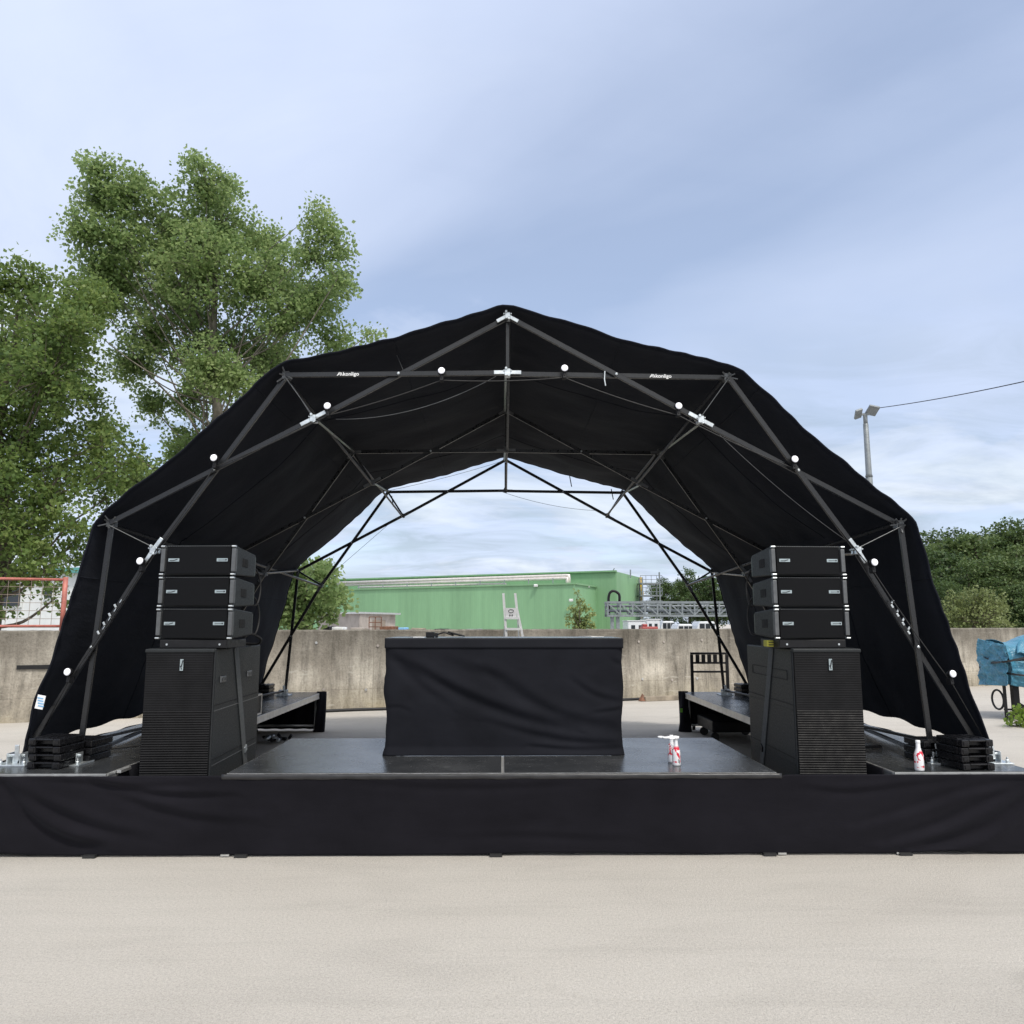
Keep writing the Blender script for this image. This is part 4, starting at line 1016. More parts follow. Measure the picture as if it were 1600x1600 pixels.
# wordmark with the little peak sign, on two front bars
def wordmark(px0, px1, py0, barobj, slope):
    a = at(px0, py0, YA[0] - .05); c = at(px1, py0, YA[0] - .05); wdt = c.x - a.x
    cu = bpy.data.curves.new('wordmark', 'FONT'); cu.body = 'konligo'; cu.size = .05; cu.extrude = .0006; cu.offset = .0008; cu.resolution_u = 3
    tmp = bpy.data.objects.new('tmp', cu); col.objects.link(tmp)
    dg = bpy.context.evaluated_depsgraph_get(); me = bpy.data.meshes.new_from_object(tmp.evaluated_get(dg)); bpy.data.objects.remove(tmp)
    xs = [v.co.x for v in me.vertices]; sc = wdt * .73 / (max(xs) - min(xs)); x0 = min(xs)
    vs = [(wdt * .27 + (v.co.x - x0) * sc, -v.co.z, v.co.y * sc * .95) for v in me.vertices]; fs = [tuple(p.vertices) for p in me.polygons]
    b = MB(); b.add(vs, fs); h = wdt * .16
    for (p, q) in (((0, 0), (.10, h)), ((.10, h), (.16, 0)), ((.055, h * .25), (.09, h * .45)), ((.13, h * .55), (.17, h * .95)), ((.17, h * .95), (.235, .02 * h))):
        b.bar((p[0] * wdt, 0, p[1]), (q[0] * wdt, 0, q[1]), .006, .002)
    me = bpy.data.meshes.new('wordmark'); me.from_pydata(b.v, [], b.f); me.update(); me.materials.append(M['lightprint'])
    o = bpy.data.objects.new('wordmark', me); col.objects.link(o); o.parent = barobj
    o.location = (a.x, YA[0] + barobj['dy'] - BT / 2 - .0015, a.z); o.rotation_euler = (0, -slope, 0)
sl_ = math.atan2(INN[3][1] - OUT[2][1], INN[3][0] - OUT[2][0])
bl = bars_front[(0, 2)][0]; bl['dy'] = -.014; br = bars_front[(0, 3)][1]; br['dy'] = .014
def bar_z(x, p, q): return p.z + (q.z - p.z) * (x - p.x) / (q.x - p.x)
wordmark(526, 560, 587, bl, sl_); wordmark(1017, 1051, 581, br, -sl_)
for o_ in (children(bl) + children(br)):
    if o_.name.startswith('wordmark'):
        p, q = (on(2, 0), inn(3, 0)) if o_.parent == bl else (inn(3, 0), on(4, 0))
        o_.location.z = bar_z(o_.location.x, p, q) - .014

# ------------------------------------------------------------------ round clip lamps on the front arch
def make_lamp():
    r = thing('clip_lamp', 'x', 'lamp', (0, 0, 0), 0, 'round white lamps clipped along the front arch')
    mm = Matrix.Rotation(R(90), 4, 'X')
    b = MB(); b.lathe([(.001, .027), (.016, .026), (.026, .020), (.029, .011)], (0, 0, 0), 20, mm); b.build('lens', M['lens'], r, smooth=True, world=False)
    b = MB(); b.lathe([(.030, .012), (.033, .008), (.032, -.012), (.021, -.034), (.008, -.036)], (0, 0, 0), 20, mm); b.build('housing', M['blackmetal'], r, smooth=True, world=False)
    b = MB(); b.box((0, .03, -.055), (.03, .05, .05)); b.box((0, .01, -.035), (.014, .02, .05)); b.build('clamp', M['blackmetal'], r, bevel=.004, world=False)
    return r
lamp = make_lamp()
LP = [((107, 1050), 'round white lamp lowest on the left leg of the front arch'), ((220, 877), 'round white lamp beside the top left line array speaker'), ((335, 716), 'round white lamp at the left bar crossing above the speakers'),
      ((512, 635), 'round white lamp near the left silver joint of the front arch'), ((690, 580), 'round white lamp left of the central silver joint'), ((882, 576), 'round white lamp right of the central silver joint'),
      ((1060, 635), 'round white lamp near the right silver joint of the front arch'), ((1241, 718), 'round white lamp at the right bar crossing above the speakers'), ((1365, 879), 'round white lamp just below the silver joint beside the right speakers'), ((1487, 1053), 'round white lamp lowest on the right leg of the front arch')]
for i, (p, lab) in enumerate(LP):
    o = lamp if i == 0 else copy_tree(lamp)
    o.location = at(p[0], p[1], 6.37); o.rotation_euler = (R(-8), 0, R((i - 4.5) * 3)); o['label'] = lab
# feed cable drooping between the lamps
b = MB(); pts = []
for (p0_, p1_) in zip(LP[:-1], LP[1:]):
    a = at(p0_[0][0], p0_[0][1] + 14, 6.395); c = at(p1_[0][0], p1_[0][1] + 14, 6.395); pts += arc(a, c, .018, 12)[:-1]
pts.append(at(1487, 1067, 6.395)); pts = [at(62, 1150, 6.395)] + pts + [at(1535, 1150, 6.395)]
b.tube(pts, .005, 5); tag(b.build('lamp_cable', M['rubber'], smooth=True), 'black lamp cable looped along the front arch bars', 'cable')

# ------------------------------------------------------------------ ballast weights
def make_weight():
    r = thing('ballast_weight', 'x', 'weight', (0, 0, 0), 0, 'black stacked ballast weights')
    L, D, T = .25, .30, .05
    b = MB(); hs = .05; hw = .068
    b.b2(-L / 2, L / 2, -D / 2 + hs, D / 2, 0, T); b.b2(-L / 2, -hw, -D / 2, -D / 2 + hs, 0, T); b.b2(hw, L / 2, -D / 2, -D / 2 + hs, 0, T)
    b.b2(-hw, hw, -D / 2, -D / 2 + hs, T * .7, T)
    b.build('body', M['plastic'], r, bevel=.007, world=False)
    b = MB()
    for x in (-.095, -.035, .035, .095): b.b2(x - .02, x + .02, -.08, .11, T, T + .005)
    for x in (-.098, .098): b.b2(x - .017, x + .02, -D / 2 - .006, -D / 2, .012, T - .012)
    b.build('ribs', M['plastic'], r, bevel=.002, world=False)
    return r
wt_ = make_weight(); first = True
ordn = ['lowest', 'second lowest', 'second highest', 'topmost']
def stack(x, y, n, rz, where):
    global first
    for k in range(n):
        o = wt_ if first else copy_tree(wt_); first = False
        o.location = (x + random.uniform(-.006, .006), y + random.uniform(-.006, .006), H + .0565 * k + (.002)); o.rotation_euler = (0, 0, rz + random.uniform(-.03, .03))
        od = ordn[k] if n == 4 else ('lowest', 'middle', 'topmost')[k]
        o['label'] = '%s ballast weight in the black stack %s' % (od, where)
qa = atz(68, 1203, H); qb_ = atz(1528, 1205, H)
stack(qa.x, qa.y + .16, 4, -.1, 'between the left front foot plates'); stack(qa.x + .07, qa.y + .47, 3, -.05, 'behind the left front foot plates')
stack(qb_.x, qb_.y + .16, 4, .1, 'between the right front foot plates'); stack(qb_.x - .1, qb_.y + .48, 3, .05, 'behind the right front foot plates')
stack(-3.62, 12.35, 3, 0, 'at the left rear foot of the tent'); stack(3.70, 12.35, 3, .1, 'at the right rear foot of the tent')

# ------------------------------------------------------------------ subwoofers
ST = 1.485; RZ = .2
for sgn, sd_ in ((-1, 'left'), (1, 'right')):
    r = thing('speaker_riser', 'low black riser under the %s subwoofer between the stage platforms' % sd_, 'riser', (sgn * 2.43, 6.75, 0))
    b = MB(); b.b2(sgn * 2.43 - .4, sgn * 2.43 + .4, 6.2, 7.55, .03, RZ - .002); b.build('top', M['blackmetal'], r, bevel=.006)
    for dx in (-.34, .34):
        b = MB(); b.b2(sgn * 2.43 + dx - .03, sgn * 2.43 + dx + .03, 6.25, 7.5, 0, .03); b.build('runner', M['rubber'], r)
def sub(xc, side, rz):
    """side +1: the visible inner flank is on +x"""
    y0 = 6.12; wd, dp = .52, 1.27
    nm_ = 'left' if side > 0 else 'right'
    r = thing('subwoofer', 'tall black subwoofer with ribbed grille standing on the %s of the draped table' % nm_, 'speaker', (xc, y0, 0), rz, 'tall black subwoofers')
    b = MB(); b.b2(-wd / 2, wd / 2, .02, dp, RZ, ST); b.build('cabinet', M['cab'], r, bevel=.012, world=False)
    b = MB(); b.b2(-wd / 2 + .012, wd / 2 - .012, -.004, .0195, RZ + .03, ST - .03); z = RZ + .04
    while z < ST - .045:
        up = z > 1.02; h_ = .0175; dpt = .0012 if up else .005
        b.add([(-wd / 2 + .014, -.004, z), (wd / 2 - .014, -.004, z), (wd / 2 - .014, -.004 - dpt, z + h_ * .5), (-wd / 2 + .014, -.004 - dpt, z + h_ * .5), (wd / 2 - .014, -.004, z + h_ * .92), (-wd / 2 + .014, -.004, z + h_ * .92)], [(0, 1, 2, 3), (3, 2, 4, 5)]); z += h_
    b.build('grille', M['grille'], r, world=False)
    b = MB(); b.b2(-wd / 2 + .002, wd / 2 - .002, -.012, .0195, ST - .03, ST - .002); b.build('top_lip', M['cab'], r, bevel=.008, world=False)
    b = MB(); b.box((.02, -.0145, ST - .12), (.024, .004, .085)); bd = b.build('badge', M['badge'], r, world=False)
    b = MB(); b.box((.024, -.0172, ST - .11), (.008, .002, .05), Matrix.Rotation(R(12), 4, 'Y')); b.box((.017, -.0172, ST - .14), (.006, .002, .03), Matrix.Rotation(R(-20), 4, 'Y')); b.build('badge_mark', M['ink'], bd, world=False)
    for sx in (1, -1):
        fx_ = sx * wd / 2
        for z, mt in ((1.02, 'railgrey' if side > 0 else 'cab'), (1.06, 'darkrecess'), (.62, 'railgrey' if side > 0 else 'cab'), (.665, 'darkrecess')):
            b = MB(); b.box((fx_ + sx * .001, dp / 2 + .01, z), (.004, dp - .06, .007)); b.build('seam', M[mt], r, world=False)
        if side > 0:
            for yy in (.2, .92):
                b = MB(); b.box((fx_ + sx * .006, yy, 1.245), (.012, .13, .05)); hd = b.build('handle', M['railgrey'], r, bevel=.008, world=False)
                b = MB(); b.box((fx_ + sx * .0125, yy - .03, 1.245), (.003, .022, .022)); b.box((fx_ + sx * .0125, yy + .03, 1.245), (.003, .022, .022)); b.build('handle_hole', M['ink'], hd, world=False)
        else:
            b = MB(); b.box((fx_ + sx * .0015, .62, 1.31), (.004, .95, .006)); b.box((fx_ + sx * .0015, .62, 1.24), (.004, .95, .006)); b.box((fx_ + sx * .0015, .145, 1.275), (.004, .006, .064)); b.box((fx_ + sx * .0015, 1.095, 1.275), (.004, .006, .064)); b.build('panel_groove', M['darkrecess'], r, world=False)
    # lashing strap over the cabinet
    s = thing('lashing_strap', 'flat black lashing strap tied over the %s subwoofer' % nm_, 'strap', (xc, y0, 0), rz)
    b = MB(); f_ = side * (wd / 2 + .006)
    b.bar((f_, .5, ST + .003), (f_, .98, .35), .1, .005, (1, 0, 0)); b.bar((f_, .5, ST + .004), (-f_, .5, ST + .004), .1, .005, (0, 0, 1)); b.bar((-f_, .5, ST + .003), (-f_, .98, .35), .1, .005, (1, 0, 0))
    b.build('webbing', M['strapgrey'], s, world=False)
    b = MB(); b.box((f_ + side * .006, .88, .62), (.015, .06, .05), Matrix.Rotation(R(23), 4, 'X')); b.build('buckle', M['zinc'] if side > 0 else M['blackmetal'], s, bevel=.004, world=False)
    return r
M['grille'] = simple('grille_black', (.008, .008, .009), .5, 0, .3, 6, .3, 240, .14)
M['strapgrey'] = simple('webbing_grey', (.085, .09, .092), .7, 0, .2, 30, .3, 200)
sub(-2.432, 1, R(1.8)); sub(2.462, -1, R(-1.8))

# ------------------------------------------------------------------ line array cabinets
def make_cab():
    r = thing('array_speaker', 'x', 'speaker', (0, 0, 0), 0, 'black line array speaker boxes')
    wd, hf, dp = .56, .236, .57
    def ring(y, w_, h_): return [(-w_ / 2, y, -h_ / 2), (w_ / 2, y, -h_ / 2), (w_ / 2, y, h_ / 2), (-w_ / 2, y, h_ / 2)]
    b = MB(); vs = ring(.02, wd, hf) + ring(.47, wd * .97, hf * .78) + ring(dp, wd * .86, hf * .68)
    b.add([(x, y, z + hf / 2) for x, y, z in vs], [(0, 1, 2, 3), (11, 10, 9, 8)] + [(i * 4 + k, (i + 1) * 4 + k, (i + 1) * 4 + (k + 1) % 4, i * 4 + (k + 1) % 4) for i in range(2) for k in range(4)])
    b.build('cabinet', M['cab'], r, bevel=.01, world=False)
    b = MB(); gw = wd - .06
    def gf(u, v): x = -gw / 2 + gw * u; return (x, .0 - .012 * (1 - (2 * u - 1) ** 2), .012 + (hf - .024) * v)
    n0 = len(b.v); b.grid(24, 2, gf); b.grid(24, 2, lambda u, v: (lambda p: (p[0], .019, p[2]))(gf(1 - u, v)))
    b.b2(-gw / 2, gw / 2, .0, .019, .0115, .0125); b.b2(-gw / 2, gw / 2, .0, .019, hf - .0125, hf - .0115)
    b.build('grille', M['perf'], r, smooth=False, world=False)
    b = MB()
    for k in range(26): b.box((-gw / 2 + .015 + (gw - .03) * k / 25, -.008, hf - .010), (.009, .006, .004))
    b.build('grille_stitch', M['railgrey'], r, world=False)
    for s in (-1, 1):
        x = s * (wd / 2 - .002)
        b = MB(); b.b2(x - .016, x + .016, -.012, .03, .028, hf - .028); rb = b.build('rigging_bar', M['railgrey'], r, bevel=.004, world=False)
        b = MB()
        for z in (.008, hf - .012): b.tube([(x - .015, -.014, z), (x + .015, -.014, z)], .007, 8); b.box((x, -.004, z), (.03, .02, .014))
        b.build('rigging_pin', M['zinc'], rb, world=False)
        b = MB(); b.box((s * (wd / 2 - .002), .24, hf / 2), (.006, .11, .066)); hp = b.build('handle_pocket', M['darkrecess'], r, bevel=.004, world=False)
        b = MB(); b.bar((s * (wd / 2 - .034), .518, hf * .22), (s * (wd / 2 - .034), .518, hf * .78), .05, .012, (s, .35, 0)); b.build('rear_slot', M['darkrecess'], r, world=False)
    for (x, k) in ((-gw / 2 + .06, 0), (gw / 2 - .06, 1)):
        yy = -.012 * (1 - (2 * (x / gw)) ** 2) - .004
        b = MB(); b.box((x, yy, hf * .5), (.085, .004, .024)); bd = b.build('badge', M['badge'], r, world=False)
        b = MB()
        if k == 0: b.box((x + .012, yy - .003, hf * .5), (.035, .002, .006), Matrix.Rotation(R(-16), 4, 'Y')); b.box((x - .018, yy - .003, hf * .5 - .004), (.03, .002, .005))
        else: b.box((x - .004, yy - .003, hf * .5 - .001), (.05, .002, .004)); b.box((x + .03, yy - .003, hf * .5), (.012, .002, .01))
        b.build('badge_mark', M['ink'], bd, world=False)
    return r
def mat_perf():
    m, nt, b = newmat('perforated_grille')
    t = N(nt, 'ShaderNodeTexCoord'); sx = N(nt, 'ShaderNodeSeparateXYZ'); nt.links.new(t.outputs['Object'], sx.inputs[0])
    p = math_n(nt, 'SINE', math_n(nt, 'MULTIPLY', sx.outputs['X'], 520)); q = math_n(nt, 'SINE', math_n(nt, 'MULTIPLY', sx.outputs['Z'], 520))
    h = math_n(nt, 'GREATER_THAN', math_n(nt, 'MULTIPLY', p, q), .12)
    nt.links.new(mix(nt, h, (.0085, .009, .0105), (.0012, .0012, .0015)), b.inputs['Base Color']); b.inputs['Roughness'].default_value = .5; b.inputs['Specular IOR Level'].default_value = .1
    bump(nt, b, h, -.4, .003); return m
M['perf'] = mat_perf()
cab = make_cab(); fc = True
for side, nm_, xc in ((1, 'left', -2.355), (-1, 'right', 2.378)):
    fr = thing('array_base_frame', 'low black mounting frame between the %s subwoofer and its array speakers' % nm_, 'frame', (xc, 6.16, ST))
    b = MB(); b.b2(xc - .255, xc + .255, 6.165, 6.62, ST + .002, ST + .066); b.build('frame', M['blackmetal'], fr, bevel=.005)
    for x in (-.2, .2):
        b = MB(); b.lathe([(.008, 0), (.008, .006)], (xc + x, 6.165, ST + .03), 8, Matrix.Rotation(R(90), 4, 'X')); b.build('bolt', M['zinc'], fr)
    for k, z in enumerate((ST + .07, ST + .07 + .243, ST + .07 + .486)):
        o = cab if fc else copy_tree(cab); fc = False
        o.location = (xc, 6.165 + .004 * k, z); o.rotation_euler = (R(-.8 * k), 0, R(-3.0) * side)
        o['label'] = '%s black line array speaker box on the %s subwoofer' % (('bottom', 'middle', 'top')[k], nm_)
    # link cables looped behind the boxes
    for k in range(2):
        z = ST + .2 + .243 * k; x = xc + side * .2
        b = MB(); b.tube(spline([(x, 6.68, z - .06), (x + side * .05, 6.86, z - .1), (x + side * .06, 6.93, z + .06), (x + side * .04, 6.85, z + .2), (x, 6.68, z + .2)], 7), .008, 6)
        tag(b.build('link_cable', M['rubber'], smooth=True), '%s black cable loop behind the %s array speakers' % (('lower', 'upper')[k], nm_), 'cable', 'cable loops behind the array speakers')
q = at(1206, 1000, 6.3); x = q.x; b = MB(); b.box((x, 6.35, ST + .032), (.075, .09, .05)); o = b.build('tagged_plug', M['yellowtag'], bevel=.006)
tag(o, 'small yellow tagged box on top of the right subwoofer', 'box')
b = MB()
for k in range(2): b.box((x, 6.303, ST + .042 - .02 * k), (.05, .003, .007))
b.build('tag_print', M['ink'], o)
b = MB(); b.tube(spline([(-2.2, 6.75, ST + .01), (-2.17, 6.9, ST + .1), (-2.1, 7.0, ST + .06), (-2.15, 7.1, ST + .012), (-2.3, 7.2, ST + .012)], 8), .012, 6); tag(b.build('loose_cable', M['rubber'], smooth=True), 'loose black cable end curled on top of the left subwoofer', 'cable')

# ------------------------------------------------------------------ draped table
TW, TY0, TY1, TZ = 1.99, 6.76, 7.45, 1.55
tb = thing('draped_table', 'table hung with a creased black cloth in the middle of the stage', 'table', (0, 7.1, H))
tx0, tx1 = -.985, 1.005
def uvx(u, v): return (tx0 + (tx1 - tx0) * u, TZ - .085 - (TZ - .085 - H - .01) * v)
tf = fold_field([([uvx(*p) for p in ((.01, .02), (.13, .22), (.33, .46), (.56, .66), (.8, .78))], .034, .05), ([uvx(*p) for p in ((.0, .03), (.07, .2), (.16, .38), (.27, .55))], .022, .045),
                 ([uvx(*p) for p in ((.42, .22), (.6, .5), (.78, .68), (1.0, .78))], .024, .05), ([uvx(*p) for p in ((.42, .7), (.62, .82), (.82, .9), (1.02, .93))], .018, .035),
                 ([uvx(*p) for p in ((.78, .3), (.88, .45), (1.0, .52))], .014, .03), ([uvx(*p) for p in ((.6, .93), (.8, .965), (1.03, .955))], .018, .022), ([uvx(*p) for p in ((.88, .62), (.95, .6), (1.03, .57))], .012, .02),
                 ([uvx(*p) for p in ((.2, .06), (.34, .2), (.5, .3), (.66, .52))], .012, .05), ([uvx(*p) for p in ((-.02, .58), (.05, .56), (.1, .6))], .007, .02), ([uvx(*p) for p in ((.95, .08), (.975, .14), (1.02, .17))], .01, .025)], .62)
def cloth(u, v):
    # left flank, front, right flank
    w_ = .16; z0 = TZ - .004; zb_ = H + .006
    if u < w_: x = tx0; y = TY1 + (TY0 - TY1) * (u / w_); fr = 0
    elif u > 1 - w_: x = tx1; y = TY0 + (TY1 - TY0) * ((u - 1 + w_) / w_); fr = 2
    else: x = tx0 + (tx1 - tx0) * (u - w_) / (1 - 2 * w_); y = TY0; fr = 1
    zb2 = H + .001 + .001 * (1 + noise.noise(Vector((x * 2.1, 3, 0)))) * (fr == 1)
    z = z0 + (zb2 - z0) * v
    inset = .022 * min(1, v * 1.4) + .006 * math.sin(v * 11)
    d = (tf(x, z) if fr == 1 else .016 * noise.fractal(Vector((y * 3, z * 5, fr)), 1, 2, 3)) * min(1, max(0, (v - .085) * 9)) + .006
    d += .004 * noise.fractal(Vector((x * 4, z * 5, 9)), 1, 2, 3) * min(1, v * 4) + .02 * max(0, v - .93) / .07
    if fr == 1:
        e = min(x - tx0, tx1 - x); d -= .02 * math.exp(-e / .015)
        s = (x - (tx0 + tx1) / 2) / ((tx1 - tx0) / 2); x -= s * inset
        return (x, y - d, z)
    return ((x - inset + 0 if fr == 2 else x + inset) + (d if fr == 2 else -d) * .6, y, z)
b = MB(); b.grid(190, 90, cloth); b.build('tablecloth', M['molton2'] if 'molton2' in M else fabric('table_cloth', (.0098, .0103, .0138), .88, .1), tb, smooth=True, solid=.003)
b = MB(); b.grid(120, 5, lambda u, v: (tx0 - .002 + (tx1 - tx0 + .004) * u, TY0 - .0125 - .002 * noise.noise(Vector((u * 9, v, 1))), TZ + .001 - .083 * v)); b.build('valance', fabric('valance_cloth', (.0125, .0132, .0168), .8, .06), tb, smooth=True, solid=.003)
b = MB(); b.b2(tx0 - .001, tx1 + .001, TY0 - .010, TY1, TZ - .03, TZ + .004); b.build('tabletop', M['deck'], tb, bevel=.005)
for x in (tx0 + .08, tx1 - .08):
    for y in (TY0 + .08, TY1 - .06):
        b = MB(); b.tube([(x, y, H), (x, y, TZ - .03)], .02, 8); b.build('leg', M['blackmetal'], tb, smooth=True)
b = MB(); b.box((.80, 7.30, TZ + .007), (.14, .2, .004), Matrix.Rotation(.5, 4, 'Z')); tag(b.build('paper_strip', M['lightprint']), 'pale strip lying on the right end of the table top', 'paper')
q = at(672, 993, 7.05); pc = thing('power_adapter', 'small black power block with curled lead on the table top', 'adapter', (q.x, 7.05, TZ))
b = MB(); b.b2(q.x - .035, q.x + .04, 7.02, 7.1, TZ + .005, TZ + .05); b.b2(q.x + .045, q.x + .07, 7.03, 7.09, TZ + .005, TZ + .042); b.build('body', M['plastic'], pc, bevel=.005)
b = MB(); b.tube(spline([(q.x + .07, 7.05, TZ + .03), (q.x + .13, 7.03, TZ + .045), (q.x + .2, 7.06, TZ + .02), (q.x + .14, 7.12, TZ + .04), (q.x + .22, 7.1, TZ + .03), (q.x + .3, 7.03, TZ + .015), (q.x + .16, 7.05, TZ + .05), (q.x + .26, 7.1, TZ + .02)], 7), .007, 6); b.build('lead', M['rubber'], pc, smooth=True)
b = MB(); b.box((q.x - .11, 7.0, TZ + .007), (.1, .12, .004), Matrix.Rotation(.4, 4, 'Z')); tag(b.build('paper_sheet', M['lightprint']), 'small white sheet beside the power block on the table', 'paper')

# ------------------------------------------------------------------ bottles
def bottle(px, py, h, label, rz, cap=True):
    q = atz(px, py, H); s = h / .2
    r = thing('drink_bottle', label, 'bottle', (q.x, q.y, H), rz, 'red and white aluminium bottles')
    b = MB(); b.lathe([(.026 * s, 0), (.030 * s, .004 * s), (.031 * s, .012 * s), (.031 * s, .098 * s), (.029 * s, .112 * s), (.023 * s, .128 * s), (.0175 * s, .143 * s), (.0150 * s, .156 * s), (.0143 * s, .182 * s), (.0138 * s, .186 * s)], (0, 0, 0), 28)
    b.build('body', M['bottle'], r, smooth=True, world=False)
    b = MB(); b.lathe([(.0150 * s, .184 * s), (.0158 * s, .187 * s), (.0158 * s, .199 * s), (.014 * s, .202 * s)], (0, 0, 0), 20); b.build('cap', M['white'], r, smooth=True, world=False)
    b = MB()
    for k in range(3): b.box((.006 * s - .004 * k * s, -.0312 * s, .03 * s + .004 * k * s), (.0025 * s, .001, .026 * s))
    b.build('print', M['ink'], r, world=False)
    return q
qf = bottle(1057, 1196, .205, 'front red and white bottle of the pair on the centre deck', .4)
bottle(1050, 1191, .205, 'rear red and white bottle of the pair on the centre deck', 2.4)
bottle(1437, 1204, .215, 'single red and white bottle beside the right foot plate', 1.2)
b = MB()
cc = [(0, 0), (-.037, .04), (-.075, .01), (-.04, -.035), (-.105, .045), (.012, .055)]
for (dx, dy) in cc:
    c_ = Vector((qf.x + dx, qf.y + dy, H + .205)); b.tube([c_ + Vector((.021 * math.cos(a * .3927), .021 * math.sin(a * .3927), 0)) for a in range(17)], .006, 6, False)
tag(b.build('carrier_ring', M['white'], smooth=True), 'white plastic multipack ring resting on the paired bottles', 'packaging')

# ------------------------------------------------------------------ items behind
lad = thing('step_ladder', 'silver step ladder standing by the wall behind the table', 'ladder', (0.2, 14.2, 0))
Yl = 14.2
def lpt(px, py, dy=0): p = at(px, py, Yl); return p + Vector((0, dy, 0))
tl, tr_ = lpt(786.5, 927), lpt(805, 927); bl_, br_ = lpt(791, 993), lpt(816.5, 993)
mr = lpt(807.5, 951)
def ext(a, c): return c + (c - a) * ((c.z - .02) / (a.z - c.z))
for pts in ([tl, ext(tl, bl_)], [tr_, mr, ext(mr, br_)]):
    b = MB()
    for p, q in zip(pts[:-1], pts[1:]): b.bar(p, q, .042, .05, (0, 1, 0))
    b.build('rail', M['white'], lad)
for py in (966, 983, 1002, 1022, 1043, 1065, 1088):
    f = (py - 927) / 66; xa = tl.lerp(bl_, f); xb = mr.lerp(br_, (py - 951) / 42)
    b = MB(); b.bar(Vector((xa.x, Yl, xa.z)), Vector((xb.x, Yl, xa.z)), .04, .08); b.build('step', M['white'], lad)
a = lpt(790, 950); c = lpt(807, 965)
b = MB(); b.b2(a.x, c.x, Yl - .03, Yl - .02, c.z, a.z); pl = b.build('sign_plate', M['white'], lad)
mid = (a + c) / 2; b = MB(); b.tube([(mid.x + .045 * math.cos(t_ * .6), Yl - .034, mid.z + .03 + .028 * math.sin(t_ * .6)) for t_ in range(11)], .004, 5); b.box((mid.x - .02, Yl - .034, mid.z - .045), (.018, .003, .03)); b.box((mid.x + .02, Yl - .034, mid.z - .045), (.018, .003, .03)); b.build('sign_mark', M['ink'], pl)
for s, dx in ((0, 0), (1, .45)):
    p = lpt(790, 951) if s == 0 else lpt(808, 951); b = MB(); b.bar(p + Vector((0, .03, 0)), Vector((p.x + (-.1 if s == 0 else .13), Yl + .75, .02)), .025, .03); b.build('rear_leg', M['alu'], lad)

# guard rail on the rear of the right platform
gr = thing('guard_rail', 'black slatted guard rail standing at the rear of the right platform', 'railing', (3.3, 13.0, 0))
g0_, g1_ = at(1081, 1040, 13.0).x, at(1136, 1040, 13.0).x; zT = at(1081, 1021, 13.0).z
for x in (g0_, g1_):
    b = MB(); b.bar((x, 13.0, 0), (x, 13.0, zT - .02), .045, .04); b.build('post', M['blackmetal'], gr)
b = MB(); b.bar((g0_ - .02, 13.0, zT), (g1_ + .02, 13.0, zT), .035, .04); b.build('top_rail', M['blackmetal'], gr)
for z, h_ in ((zT - .15, .03), (zT - .29, .03)):
    b = MB(); b.bar((g0_ + .023, 13.0, z), (g1_ - .023, 13.0, z), h_, .03); b.build('cross_rail', M['blackmetal'], gr)
for k in range(5):
    x = g0_ + (g1_ - g0_) * (k + 1) / 6; b = MB(); b.bar((x, 13.0, zT - .135), (x, 13.0, zT - .02), .06, .02); b.build('slat', M['blackmetal'], gr)
# silver edged case on the left platform
cc_ = thing('rack_case', 'black rack case with silver edges on the left platform behind the subwoofer', 'case', (-3.25, 10.0, H))
y0_ = 9.35; x1_ = -2.9; x0_ = -3.3
b = MB(); b.b2(x0_, x1_, y0_, y0_ + .45, H + .004, H + .24); b.build('body', M['blackmetal'], cc_)
b = MB(); e_ = .022
for (x, y) in ((x0_, y0_), (x1_, y0_), (x0_, y0_ + .45), (x1_, y0_ + .45)): b.box((x, y, H + .122), (e_, e_, .236))
for z in (H + .012, H + .236):
    for y in (y0_, y0_ + .45): b.box(((x0_ + x1_) / 2, y, z), (x1_ - x0_ - e_, e_ * .96, e_ * .9))
    for x in (x0_, x1_): b.box((x, y0_ + .225, z), (e_ * .96, .45 - e_, e_ * .9))
b.build('edge_trim', M['alu'], cc_)
b = MB(); b.box((x1_ + .006, y0_ + .22, H + .13), (.01, .06, .05)); b.build('latch', M['zinc'], cc_)
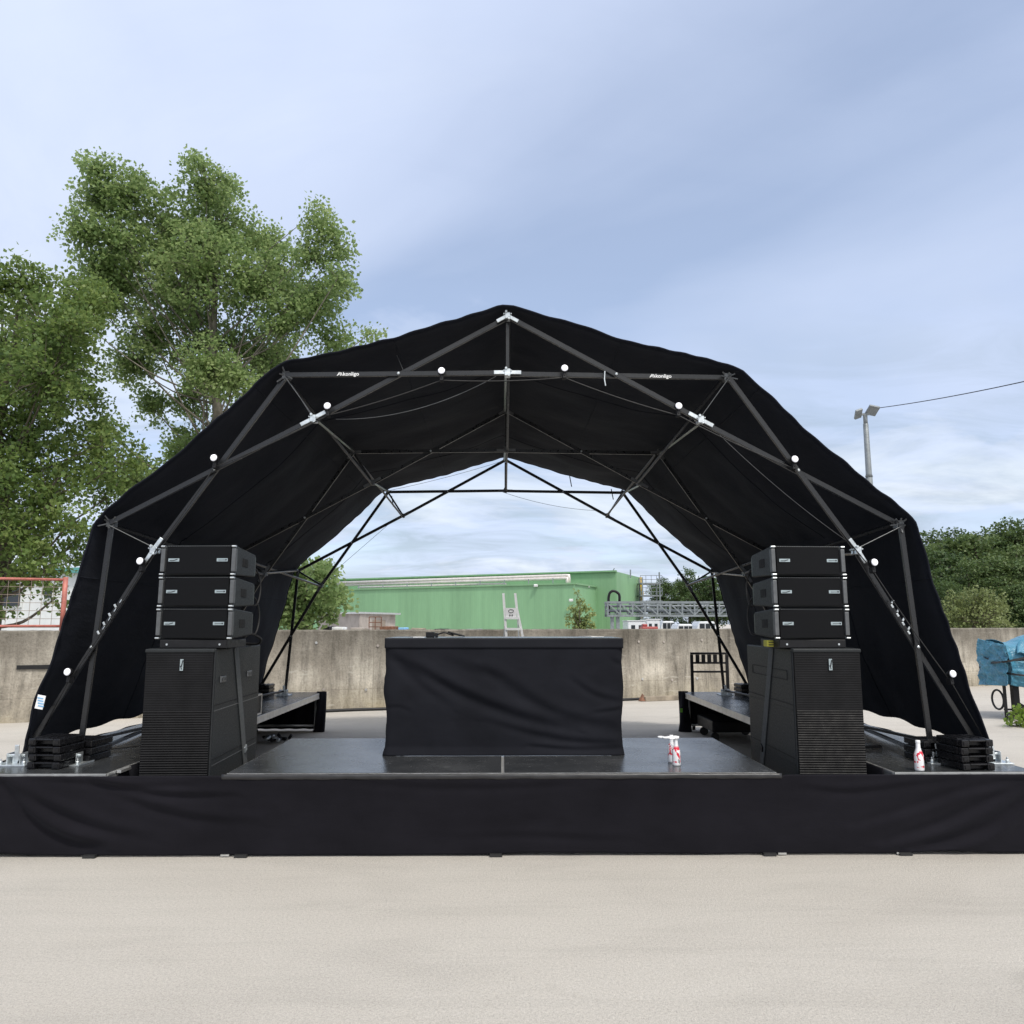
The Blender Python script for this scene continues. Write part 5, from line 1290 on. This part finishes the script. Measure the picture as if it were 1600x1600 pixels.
# clamp hardware on the ground
hw = atz(438, 1160, 0)
cl = thing('clamp_pile', 'small heap of metal clamps on the ground behind the left subwoofer', 'clamps', tuple(hw))
b = MB()
for k in range(9):
    p = hw + Vector((random.uniform(-.22, .18), random.uniform(-.15, .2), .03 + .02 * random.random())); b.tube([p, p + Vector((random.uniform(-.12, .12), random.uniform(-.12, .12), random.uniform(-.01, .05)))], .022, 8)
b.build('tubes', M['blackmetal'], cl, smooth=True)
for k in range(6):
    b = MB(); p = hw + Vector((random.uniform(-.2, .18), random.uniform(-.2, .1), .05 + .03 * random.random())); b.lathe([(.028, 0), (.03, .01), (.028, .03), (.012, .032)], p, 10, Matrix.Rotation(random.uniform(0, 3), 4, 'X')); b.build('fitting', M['zinc'], cl, smooth=True)
# low wheeled dolly under the right platform
do = thing('wheeled_dolly', 'low black wheeled dolly parked under the right rear platform', 'dolly', (3.3, 12.0, 0))
b = MB(); b.b2(2.98, 3.75, 11.6, 12.5, .14, .3); b.build('bed', M['blackmetal'], do, bevel=.02)
for x in (3.05, 3.68):
    for y in (11.75, 12.38):
        b = MB(); b.lathe([(.055, -.02), (.062, -.015), (.062, .015), (.055, .02)], (x, y, .062), 16, Matrix.Rotation(R(90), 4, 'X')); b.build('castor', M['rubber'], do)
        
# debris by the wall foot
q = onwall(3.0, -.5); b = MB(); b.box((q.x + .35, q.y + .12, .05), (.95, .12, .1), Matrix.Rotation(.36, 4, 'Z')); tag(b.build('plank', M['wood'], bevel=.01), 'short timber plank lying against the wall foot right of the table', 'plank')
b = MB(); b.add([Vector((q.x - .1 + .14 * math.cos(a) * random.uniform(.6, 1), q.y + .1 * math.sin(a), .01)) for a in [k * .7 for k in range(9)]] + [Vector((q.x - .12, q.y + .05, .16))], [(k, (k + 1) % 9, 9) for k in range(9)] + [tuple(range(8, -1, -1))]); tag(b.build('leaf_litter', M['rust']), 'small brown heap of dead leaves beside the plank', 'leaves')
# straight hose and flat black case at the left side platform
b = MB(); b.box((3.15, 7.1, H + .012), (.3, .03, .02), Matrix.Rotation(.15, 4, 'Z')); tag(b.build('flat_bar', M['blackmetal'], bevel=.004), 'short black flat bar lying on the right side platform', 'bar')
b = MB(); a = atz(182, 1203, H); c = atz(198, 1197, H); b.bar(a + Vector((.02, 0, -.012)), c + Vector((.02, 0, -.012)), .03, .02, (0, 0, 1)); tag(b.build('joint_strip', M['alu']), 'short silver strip at the inner edge of the left platform', 'strip')
b = MB(); b.tube(spline([(-3.6, 6.95, H + .015), (-3.3, 7.1, H + .015), (-3.0, 7.5, H + .02), (-2.95, 8.4, H + .015), (-3.0, 9.6, H + .015)], 8), .009, 6); tag(b.build('stage_cable', M['rubber'], smooth=True), 'thin black cable running back along the left side platform', 'cable')
